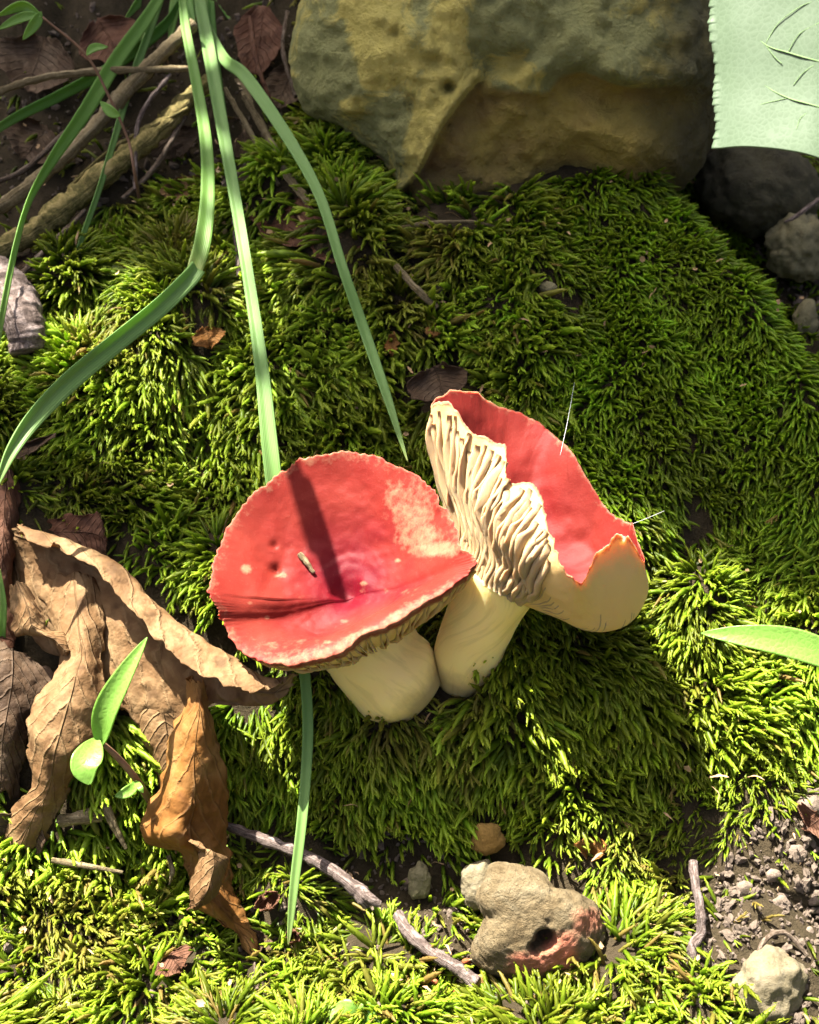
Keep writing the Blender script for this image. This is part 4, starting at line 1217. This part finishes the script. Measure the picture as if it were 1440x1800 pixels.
tag(lE, 'crumpled pale scrap of dead leaf stuck to the folded orange-brown leaf', 'dead leaf', 'dead oak leaves')
lD = sheet('oak_leaf', [
    [(88, 912, .006), (92, 935, .007), (110, 960, .007)],
    [(130, 904, .012), (138, 935, .011), (140, 975, .008)],
    [(172, 905, .013), (172, 940, .011), (165, 990, .008)],
    [(184, 930, .010), (188, 960, .009), (182, 985, .007)]],
    MAT['oak_red'], a=50, b=40, crumple=.0010, cf=120, seed=21, ragged=.0012)
tag(lD, 'small rust-brown dead leaf standing up behind the big curled oak leaf', 'dead leaf', 'dead oak leaves')
lF = sheet('oak_leaf', [
    [(-30, 830, .006), (0, 825, .012), (24, 830, .012), (36, 850, .008)],
    [(-30, 890, .008), (-5, 880, .016), (20, 885, .016), (34, 900, .010)],
    [(-30, 960, .008), (-5, 960, .016), (15, 955, .015), (30, 950, .010)],
    [(-30, 1050, .006), (-10, 1060, .010), (10, 1050, .010), (22, 1020, .008)],
    [(-30, 1150, .004), (-10, 1160, .007), (15, 1150, .007), (30, 1120, .005)]],
    MAT['oak_red'], a=70, b=36, crumple=.0012, cf=90, seed=25, ragged=.0015)
tag(lF, 'dark reddish-brown dead leaf behind the drooping tip of the kinked grass blade', 'dead leaf', 'dead oak leaves')
lG = sheet('oak_leaf', [
    [(-40, 1120, .008), (0, 1130, .012), (45, 1150, .010), (95, 1185, .008)],
    [(-40, 1190, .010), (0, 1200, .014), (40, 1215, .012), (75, 1240, .008)],
    [(-40, 1280, .010), (-10, 1290, .014), (20, 1300, .013), (45, 1310, .008)],
    [(-40, 1380, .008), (-10, 1390, .010), (10, 1395, .010), (30, 1400, .006)]],
    MAT['oak_dark'], a=70, b=40, crumple=.0012, cf=90, seed=29, ragged=.0015)
tag(lG, 'dark mottled dead leaf lying under the S-shaped leaf lobe', 'dead leaf', 'dead oak leaves')
lH = sheet('oak_leaf', [
    [(225, 1215, .004), (260, 1210, .008), (300, 1215, .008), (335, 1225, .006)],
    [(240, 1275, .005), (270, 1270, .009), (310, 1270, .009), (340, 1280, .006)],
    [(262, 1335, .004), (285, 1330, .008), (310, 1330, .008), (330, 1335, .006)],
    [(285, 1385, .003), (292, 1385, .006), (300, 1385, .006), (308, 1380, .004)]],
    MAT['oak'], a=60, b=36, crumple=.0009, cf=90, seed=33, ragged=.0012)
tag(lH, 'flat grey-tan dead leaf hanging behind the bright seedling', 'dead leaf', 'dead oak leaves')
# the roll flap low on the left with a pale lit spot
lI = sheet('oak_leaf', [
    [(18, 1040, .014), (30, 1022, .018), (48, 1030, .016)],
    [(25, 1085, .015), (50, 1070, .021), (72, 1085, .016)],
    [(30, 1115, .014), (60, 1105, .020), (88, 1110, .015)],
    [(85, 1115, .014), (98, 1125, .018), (112, 1120, .014)],
    [(112, 1150, .014), (120, 1150, .016), (128, 1145, .013)]],
    MAT['oak'], a=60, b=24, crumple=.0011, cf=120, seed=37, ragged=.0012)
tag(lI, 'torn grey-brown leaf scrap curled over the big tan oak leaf', 'dead leaf', 'dead oak leaves')
def scrap(cx, cy, w_, h_, mat, label, off=.006, seed=0, rot=0., group='brown leaf scraps in the moss', curl=.5):
    c, s = math.cos(rot), math.sin(rot)
    rows = []
    for i, yv in enumerate((-1, -.35, .35, 1)):
        k = (.35, 1, .9, .25)[i]
        rows.append([(cx + (xv * k * w_ * c - yv * h_ * s), cy + (xv * k * w_ * s + yv * h_ * c), off + curl * .006 * (xv * xv) * (w_ / 40) + .001 * math.sin(i * 2 + seed)) for xv in (-1, -.3, .4, 1)])
    return tag(sheet('leaf_scrap', rows, mat, a=34, b=30, crumple=.0009, cf=150, seed=seed, ragged=.001), label, 'dead leaf', group)
scrap(500, 385, 75, 45, MAT['oak_red'], 'large reddish-brown leaf scrap in shade between two grass blades', .008, 51, .4)
scrap(590, 432, 45, 28, MAT['oak_red'], 'curved brown leaf scrap behind the tapering grass blade', .008, 52, -.2)
scrap(770, 675, 55, 32, MAT['oak_dark'], 'grey-brown leaf scrap behind the folded mushroom cap', .010, 53, -.3)
scrap(365, 592, 30, 18, MAT['oak_orange'], 'amber leaf scrap in the sun-flecked moss', .009, 54, -.2)
scrap(305, 1690, 36, 20, MAT['oak_red'], 'pinkish-brown leaf scrap on the moss below the hanging leaf', .006, 55, -.7)
scrap(1430, 1445, 40, 16, MAT['oak_red'], 'reddish leaf scrap on bare soil at the mossy slope', .006, 56, .9)
scrap(470, 1585, 26, 16, MAT['oak_red'], 'shrivelled reddish leaf scrap by the twig', .008, 57, -.5, curl=2)
scrap(515, 1648, 16, 12, MAT['oak_red'], 'tiny curled leaf scrap at the tip of the long grass blade', .006, 58, .5, curl=2)
scrap(690, 605, 9, 18, MAT['oak_orange'], 'small upright orange leaf scrap in shaded moss', .008, 59, .1)
scrap(762, 582, 12, 10, MAT['oak_orange'], 'small pinkish leaf fleck in shaded moss', .008, 60, .3)
scrap(805, 562, 18, 7, MAT['oak'], 'thin tan leaf fleck on the shaded moss', .008, 61, -.2)
scrap(1040, 1490, 26, 20, MAT['oak_orange'], 'orange-brown leaf scrap tucked in moss above the holed stone', .005, 62, .2)
scrap(30, 1470, 50, 40, MAT['oak_dark'], 'dark crumpled leaf scrap below the S-shaped leaf lobe', .006, 63, .5)
scrap(460, 1655, 30, 12, MAT['oak_dark'], 'grey leaf scrap at the dry tip of the hanging leaf', .004, 64, .8)
scrap(60, 470, 60, 25, MAT['oak_dark'], 'brown leaf scrap by the grey bark stump', .008, 65, -.2)
scrap(45, 790, 60, 9, MAT['oak_dark'], 'curled leaf stalk scrap with a pale lit end', .014, 66, -.45)
MAT['bark'] = M_simple('bark', (.10, .075, .055), (.22, .17, .13), 420, .9, .2, .9, .0008, c3=(.32, .26, .21))
MAT['bark_grey'] = M_simple('bark_grey', (0.0666, 0.051, 0.0435), (0.1326, 0.1074, 0.0972), 450, .85, .25, .8, .0006, c3=(0.1972, 0.1666, 0.1564))
MAT['bark_mossy'] = M_simple('bark_mossy', (.12, .10, .035), (.26, .21, .08), 260, .95, .15, .9, .0012, c3=(.22, .18, .09))
MAT['straw'] = M_simple('straw', (0.1496, 0.1156, 0.0612), (0.2584, 0.2108, 0.1292), 500, .7, .3, .4, .0003)
def M_bark(name, c1, c2, c3, stretch=(7, 26, 1)):
    m = N(name)
    mp = m.n('Mapping'); mp.inputs['Scale'].default_value = stretch
    m.l(m.n('TexCoord').outputs['UV'], mp.inputs['Vector'])
    a = m.noise(1.0, 6, .65, vec=mp.outputs[0], dist=.6)
    b = m.noise(900, 6, .7)
    f = m.math('ADD', m.math('MULTIPLY', a, .65), m.math('MULTIPLY', b, .35))
    c = m.ramp(f, [(.36, tuple(x * .45 for x in c1)), (.46, c1), (.54, c2), (.64, c3)])
    m.base(c); m.set(.8, .12)
    m.bump(m.math('ADD', a, m.math('MULTIPLY', b, .5)), 1.0, .0011)
    return m.m
MAT['bark_grey'] = M_bark('bark_grey', (.085, .062, .052), (.16, .125, .11), (.25, .205, .185), (9, 8, 1))
MAT['bark'] = M_bark('bark', (.08, .056, .038), (.15, .115, .085), (.22, .175, .135), (9, 8, 1))
MAT['bark_mossy'] = M_bark('bark_mossy', (.11, .095, .03), (.24, .19, .07), (.34, .28, .13), (6, 10, 1))
MAT['straw'] = M_bark('straw', (.13, .10, .05), (.22, .175, .10), (.30, .25, .155), (12, 3, 1))
def twig(pts, rad, mat, label, cat='twig', group=None, rough=.25, absd=False, name='twig', **kw):
    q = [P(*a) if absd else PG(*a) for a in pts]
    rr = [a * pxm(.36) for a in rad]
    return tag(tube(name, q, rr, mat, rough=rough, nf=380, n=90, **kw), label, cat, group)
twig([(395, 1450, .004), (440, 1468, .007), (500, 1490, .009), (545, 1508, .010), (600, 1542, .012), (635, 1572, .012), (648, 1592, .010)], [8, 9, 10, 10, 11, 14, 9], MAT['bark_grey'], 'purplish-grey knobbly broken twig crossing behind the long grass blade', seed=1)
twig([(630, 1560, .012), (650, 1578, .014), (668, 1590, .013)], [6, 9, 6], MAT['bark_grey'], 'short knobby side spur at the twig break', seed=2)
twig([(698, 1608, .010), (720, 1640, .012), (760, 1675, .012), (800, 1700, .011), (838, 1728, .009)], [9, 10, 10, 11, 12], MAT['bark_grey'], 'pale grey broken twig end pointing at the angular stone chip', seed=3)
twig([(790, 1695, .006), (815, 1680, .008), (826, 1668, .007)], [4, 4, 2], MAT['bark'], 'thin curved rootlet beside the broken twig end', seed=4)
twig([(1218, 1515, .010), (1222, 1550, .012), (1232, 1600, .012), (1233, 1640, .010), (1218, 1665, .009), (1215, 1705, .006)], [8, 7, 8, 8, 9, 7], MAT['bark_grey'], 'upright crooked grey twig on the mossy soil', seed=5)
twig([(1320, 1740, .006), (1340, 1660, .010), (1380, 1640, .010), (1420, 1680, .008)], [3, 4, 4, 3], MAT['bark'], 'thin curving brown rootlet over the tan stone', seed=6)
twig([(950, 1755, .006), (990, 1735, .007), (1060, 1712, .006)], [3, 3.5, 2], MAT['straw'], 'thin pale straw beside the whitish pebbles', 'straw', seed=7)
twig([(975, 1746, .008), (1010, 1744, .008)], [6, 5], MAT['bark_grey'], 'stubby grey stick in front of the holed stone', seed=8)
twig([(92, 1512, .010), (150, 1522, .012), (216, 1534, .010)], [5, 5, 3], MAT['straw'], 'split pale straw on the shaggy moss', 'straw', seed=9)
twig([(108, 1444, .010), (140, 1438, .012), (178, 1432, .010)], [11, 12, 12], MAT['straw'], 'short cut stick below the bright seedling', seed=10)
twig([(178, 1405, .010), (195, 1440, .012), (222, 1492, .010)], [7, 8, 3], MAT['straw'], 'frayed grey sliver leaning below the seedling', seed=11)
twig([(290, 1440, .010), (300, 1470, .012), (310, 1500, .008)], [2.5, 2.5, 2], MAT['stem_red'], 'thin red stalk behind the hanging leaf', seed=12)
twig([(296, 1505, .010), (303, 1530, .012), (298, 1555, .010)], [4, 4, 2], MAT['straw'], 'tiny pale twig by the hanging leaf', seed=13)
twig([(447, 1675, .004), (448, 1705, .008), (452, 1740, .008)], [2, 2, 3], MAT['bark'], 'thin dark stalk under the dry leaf tip', seed=14)
twig([(696, 468, .012), (730, 505, .014), (768, 542, .010)], [7, 7, 6], MAT['straw'], 'short straw stick lying in the shaded moss', 'straw', seed=15)
twig([(690, 402, .008), (760, 392, .012), (830, 390, .012), (885, 402, .006)], [3.5, 4, 3.5, 2], MAT['straw'], 'slender dry twig along the foot of the boulder', seed=16)
# dead branches in the shade at the upper left
twig([(-60, 405, .018), (60, 320, .026), (150, 240, .030), (240, 140, .030), (340, 40, .030)], [12, 15, 16, 17, 14], MAT['straw'], 'long grey-brown dead branch slanting behind the grass tuft', cat='branch', seed=17)
twig([(-60, 470, .012), (60, 405, .018), (160, 325, .022), (270, 235, .022), (370, 140, .020)], [20, 24, 25, 23, 18], MAT['bark_mossy'], 'thick moss-stained dead branch below the grey one', cat='branch', rough=.35, seed=18)
twig([(-60, 185, .03), (60, 140, .034), (180, 125, .034), (345, 120, .03)], [7, 8, 8, 6], MAT['straw'], 'thin pale dead stalk crossing behind the grass tuft', cat='stalk', seed=19)
twig([(395, 155, .03), (430, 215, .028), (460, 270, .022), (490, 325, .016)], [5, 6, 5, 4], MAT['straw'], 'thin grey dead stalk hanging beside the tapering blade', cat='stalk', seed=20)
twig([(430, 170, .022), (470, 240, .02), (500, 300, .018), (550, 365, .012)], [7, 9, 9, 8], MAT['straw'], 'brown dead stalk behind the tapering blade', cat='stalk', seed=21)
twig([(345, 170, .018), (275, 290, .018), (215, 350, .014)], [5, 6, 5], MAT['bark'], 'thin brown stalk under the mossy branch', cat='stalk', seed=22)
twig([(300, 130, .03), (245, 210, .028), (237, 335, .016)], [5, 5, 5], MAT['bark_grey'], 'forked grey stalk behind the kinked blade', cat='stalk', seed=23)
twig([(20, 500, .014), (100, 420, .018), (150, 370, .018)], [6, 6, 5], MAT['bark'], 'thin twig lying below the dead branches', seed=24)
twig([(408, 350, .014), (416, 430, .014), (421, 485, .012)], [5, 6, 5], MAT['bark_grey'], 'short grey stick beside the long grass blade', seed=25)
twig([(-40, 330, .02), (40, 300, .024), (120, 230, .024), (200, 190, .02)], [5, 6, 6, 4], MAT['bark'], 'thin brown twig lying across the grey dead branch', seed=28)
twig([(120, 330, .02), (200, 260, .024), (330, 190, .024)], [4, 5, 4], MAT['bark_mossy'], 'slim stalk between the two dead branches', 'stalk', seed=29)
twig([(440, 30, .02), (452, 110, .024), (480, 190, .02)], [5, 6, 4], MAT['oak_red'], 'reddish dead stalk in the dark beside the boulder', 'stalk', seed=30)
twig([(505, 20, .02), (498, 90, .022), (520, 170, .018)], [5, 5, 4], MAT['bark'], 'brown dead stalk hugging the boulder edge', 'stalk', seed=31)
scrap(60, 110, 70, 50, MAT['oak_dark'], 'dark brown leaf scrap in the deep shade behind the seedling', .012, 71, .3)
scrap(190, 70, 55, 40, MAT['oak_red'], 'dull reddish leaf scrap in deep shade behind the grass', .012, 72, -.5)
scrap(60, 250, 60, 34, MAT['oak_dark'], 'dark leaf scrap above the grey dead branch', .012, 73, .6)
scrap(300, 250, 50, 30, MAT['oak_dark'], 'dark leaf scrap between dead branch and kinked blade', .010, 74, -.3)
scrap(455, 70, 40, 60, MAT['oak_red'], 'rusty leaf scrap in the shadow beside the boulder', .012, 75, .1)
scrap(410, 240, 40, 34, MAT['oak_dark'], 'dim leaf scrap under the thin dead stalks', .010, 76, .8)
scrap(330, 330, 46, 20, MAT['oak'], 'tan leaf scrap at the mossy edge below the branches', .010, 77, -.2)
scrap(500, 150, 34, 40, MAT['oak_dark'], 'blackish leaf scrap against the boulder foot', .010, 78, .4)
twig([(-30, 470, .012), (10, 505, .016), (40, 560, .016), (50, 620, .010)], [40, 44, 40, 34], MAT['bark_grey'], 'weathered grey bark stump at the sunny moss edge', 'bark', name='bark_stump', rough=.18, seed=26)
twig([(1440, 350, .47), (1400, 380, .46), (1380, 390, .455)], [5, 5, 3], MAT['bark_grey'], 'short twig on the grey gully stone', absd=True, seed=27)

# crumbs on the cap and gossamer
th_m = N('silk'); th_m.base((.8, .8, .8)); th_m.set(.3, .8)
tag(tube('spider_thread', [P(985, 800, .352), P(998, 740, .36), P(1010, 672, .372)], .00004, th_m.m, n=12, sides=5), 'gossamer thread rising from the folded cap', 'spider thread')
tag(tube('spider_thread', [P(1100, 925, .345), P(1135, 912, .35), P(1168, 898, .357)], .00004, th_m.m, n=12, sides=5), 'gossamer thread running from the folded cap to the moss', 'spider thread')
bit = crom(np.array([cenL + 0, cenL]), 2)
jx = int(np.argmin((proj(g.reshape(-1, 3))[0] - 527) ** 2 + (proj(g.reshape(-1, 3))[1] - 975) ** 2)); jy = int(np.argmin((proj(g.reshape(-1, 3))[0] - 553) ** 2 + (proj(g.reshape(-1, 3))[1] - 1010) ** 2))
pa_, pb_ = g.reshape(-1, 3)[jx] + nL * .0006, g.reshape(-1, 3)[jy] + nL * .0006
tag(tube('bark_chip', [pa_, (pa_ + pb_) / 2 + nL * .0004, pb_], [.0009, .0008, .0005], MAT['straw'], n=20, sides=8, rough=.3, nf=900), 'tiny tan plant fragment lying in the funnel cap', 'plant fragment')

# ================================================================== UNSEEN OVERHANGING TREE (leaves placed along sun rays to shape the dappled shade)
e1 = nrm(np.cross(SUN, np.array([0, 1, 0.]))); e1 = e1 if e1[0] > 0 else -e1
e2 = np.cross(SUN, e1); e2 = e2 if e2[1] > 0 else -e2
def sp(p): p = np.asarray(p); return np.stack([p @ e1, p @ e2], -1)
litpts = [g.reshape(-1, 3)[::37], allv[::29]]
LIT = [  # ground that the photograph shows in sun
    [(1110, 960), (1200, 1010), (1300, 1070), (1460, 1140), (1460, 1900), (-60, 1900), (-60, 1500), (250, 1500), (560, 1560), (900, 1560), (1200, 1420)],
    [(110, 545), (300, 520), (350, 600), (330, 660), (220, 690), (120, 660)],
    [(180, 700), (320, 680), (440, 690), (485, 760), (480, 880), (300, 870), (200, 800)],
    [(-30, 560), (40, 560), (50, 680), (-30, 720)],
    [(470, 650), (500, 650), (500, 790), (470, 790)],
    [(300, 1090), (400, 1130), (520, 1190), (450, 1260), (330, 1210)],
    [(40, 1010), (130, 1020), (120, 1070), (50, 1060)],
    [(300, 1250), (400, 1300), (400, 1700), (260, 1480)],
    [(150, 1110), (270, 1110), (200, 1400), (110, 1380)],
]
gp, _ = ground_samples(14000, 3)
gpx, gpy, _ = proj(gp)
lit = np.zeros(len(gp), bool)
for i, b in enumerate(LIT): lit |= in_poly(gpx, gpy, b)
litpts.append(gp[lit])
litpts.append(np.array([PG(a, b, .02) for a, b in [(340, 1130), (400, 1170), (450, 1200), (330, 1300), (320, 1400), (360, 1350), (380, 1500), (190, 1250), (230, 1160), (150, 1340)]]))
litpts.append(np.array([P(362, y, d) for y, d in [(235, .423), (330, .407), (400, .397), (440, .392)]] + [P(x, y, d) for x, y, d in [(470, 700, .366), (478, 780, .361)]]))
big_pts = gg.reshape(-1, 3)[::9]
big_pts = big_pts[(proj(big_pts)[0] < 1500) & (proj(big_pts)[1] > -60)]
litpts.append(big_pts)
LP = sp(np.concatenate(litpts))
shade = gp[~lit & (gpy < 1180)]
xs = rng.uniform(-.32, .32, 700); ys = rng.uniform(.12, .5, 700)
shade = np.concatenate([shade, np.stack([xs, ys, hbase(xs, ys)], -1)])
bv = np.array([v_.co[:] for v_ in boulder.data.vertices])[::23]
shade = np.concatenate([bv, shade])
SP = sp(shade)
order = rng.permutation(len(SP))
cov = np.zeros(len(SP), bool)
LV, LF, LU = [], [], []
leafn = 0
spots = []
for i in order:
    if cov[i]: continue
    dmin = np.sqrt(((LP - SP[i]) ** 2).sum(1).min())
    rr = min(.034, dmin - .003)
    if rr < .0025: continue
    for tries in range(12):
        t = rng.uniform(.8, 1.9) + tries * .05
        c = shade[i] + SUN * t
        x_, y_, d_ = proj(c)
        if d_ < .02 or y_ < -420 or abs(x_ - 720) > 1500: break
    cov |= ((SP - SP[i]) ** 2).sum(1) < (rr * .85) ** 2
    if rng.uniform() < .11 and i >= len(bv): continue          # gaps that let flecks of sun through
    spots.append((c, rr))
    # leaf: kite-like oval with a keel, nearly square to the sun
    a_ = rng.uniform(0, 6.28)
    ux = e1 * math.cos(a_) + e2 * math.sin(a_); uy = -e1 * math.sin(a_) + e2 * math.cos(a_)
    tilt = rng.normal(0, .25, 2)
    n0 = len(LV)
    prof = [(-1, .0), (-.8, .42), (-.45, .85), (0, .96), (.45, .8), (.8, .42), (1.0, .0)]
    for (q, wv) in prof:
        for sgn in (-1, 0, 1):
            pt = c + ux * q * rr + uy * sgn * wv * rr * .98 + SUN * (tilt[0] * q * rr + tilt[1] * sgn * wv * rr + abs(sgn) * wv * rr * .15 - .12 * rr * q * q)
            LV.append(pt)
    for k in range(6):
        for j in range(2):
            b0 = n0 + k * 3 + j
            LF.append((b0, b0 + 1, b0 + 4, b0 + 3))
shrub = empty('unseen_shade_tree', np.array([-.9, 1.2, float(hbase(-.9, 1.2))]), 'unseen leafy young tree behind the bank, leaves placed to shade the upper moss', 'tree')
MAT['shrub_leaf'] = M_leafgreen('shrub_leaf', (.06, .13, .02), (.09, .18, .03), (.22, .40, .04), .5)
cr_ = mesh('shade_crown', LV, LF, MAT['shrub_leaf'], shrub)
cen = np.mean([s[0] for s in spots], 0)
base = np.array([-.9, 1.2, float(hbase(-.9, 1.2)) - .03])
tube('trunk', [base, base + (0, -.02, .15), (base + cen) / 2 + np.array([-.05, .12, .16]), cen + np.array([0, .1, .12])], [.035, .03, .022, .008], MAT['bark'], shrub, n=60, rough=.15, nf=60)
for k in range(10):
    s_ = spots[int(rng.integers(len(spots)))][0]
    st_ = (base + cen) / 2 + np.array([-.05, .12, .16])
    tube('limb', [st_, (st_ + s_) / 2 + np.array([0, .06, .05]), s_ + SUN * .004], [.012, .006, .0015], MAT['bark'], shrub, n=24, sides=6)
print('shrub leaves', len(spots))
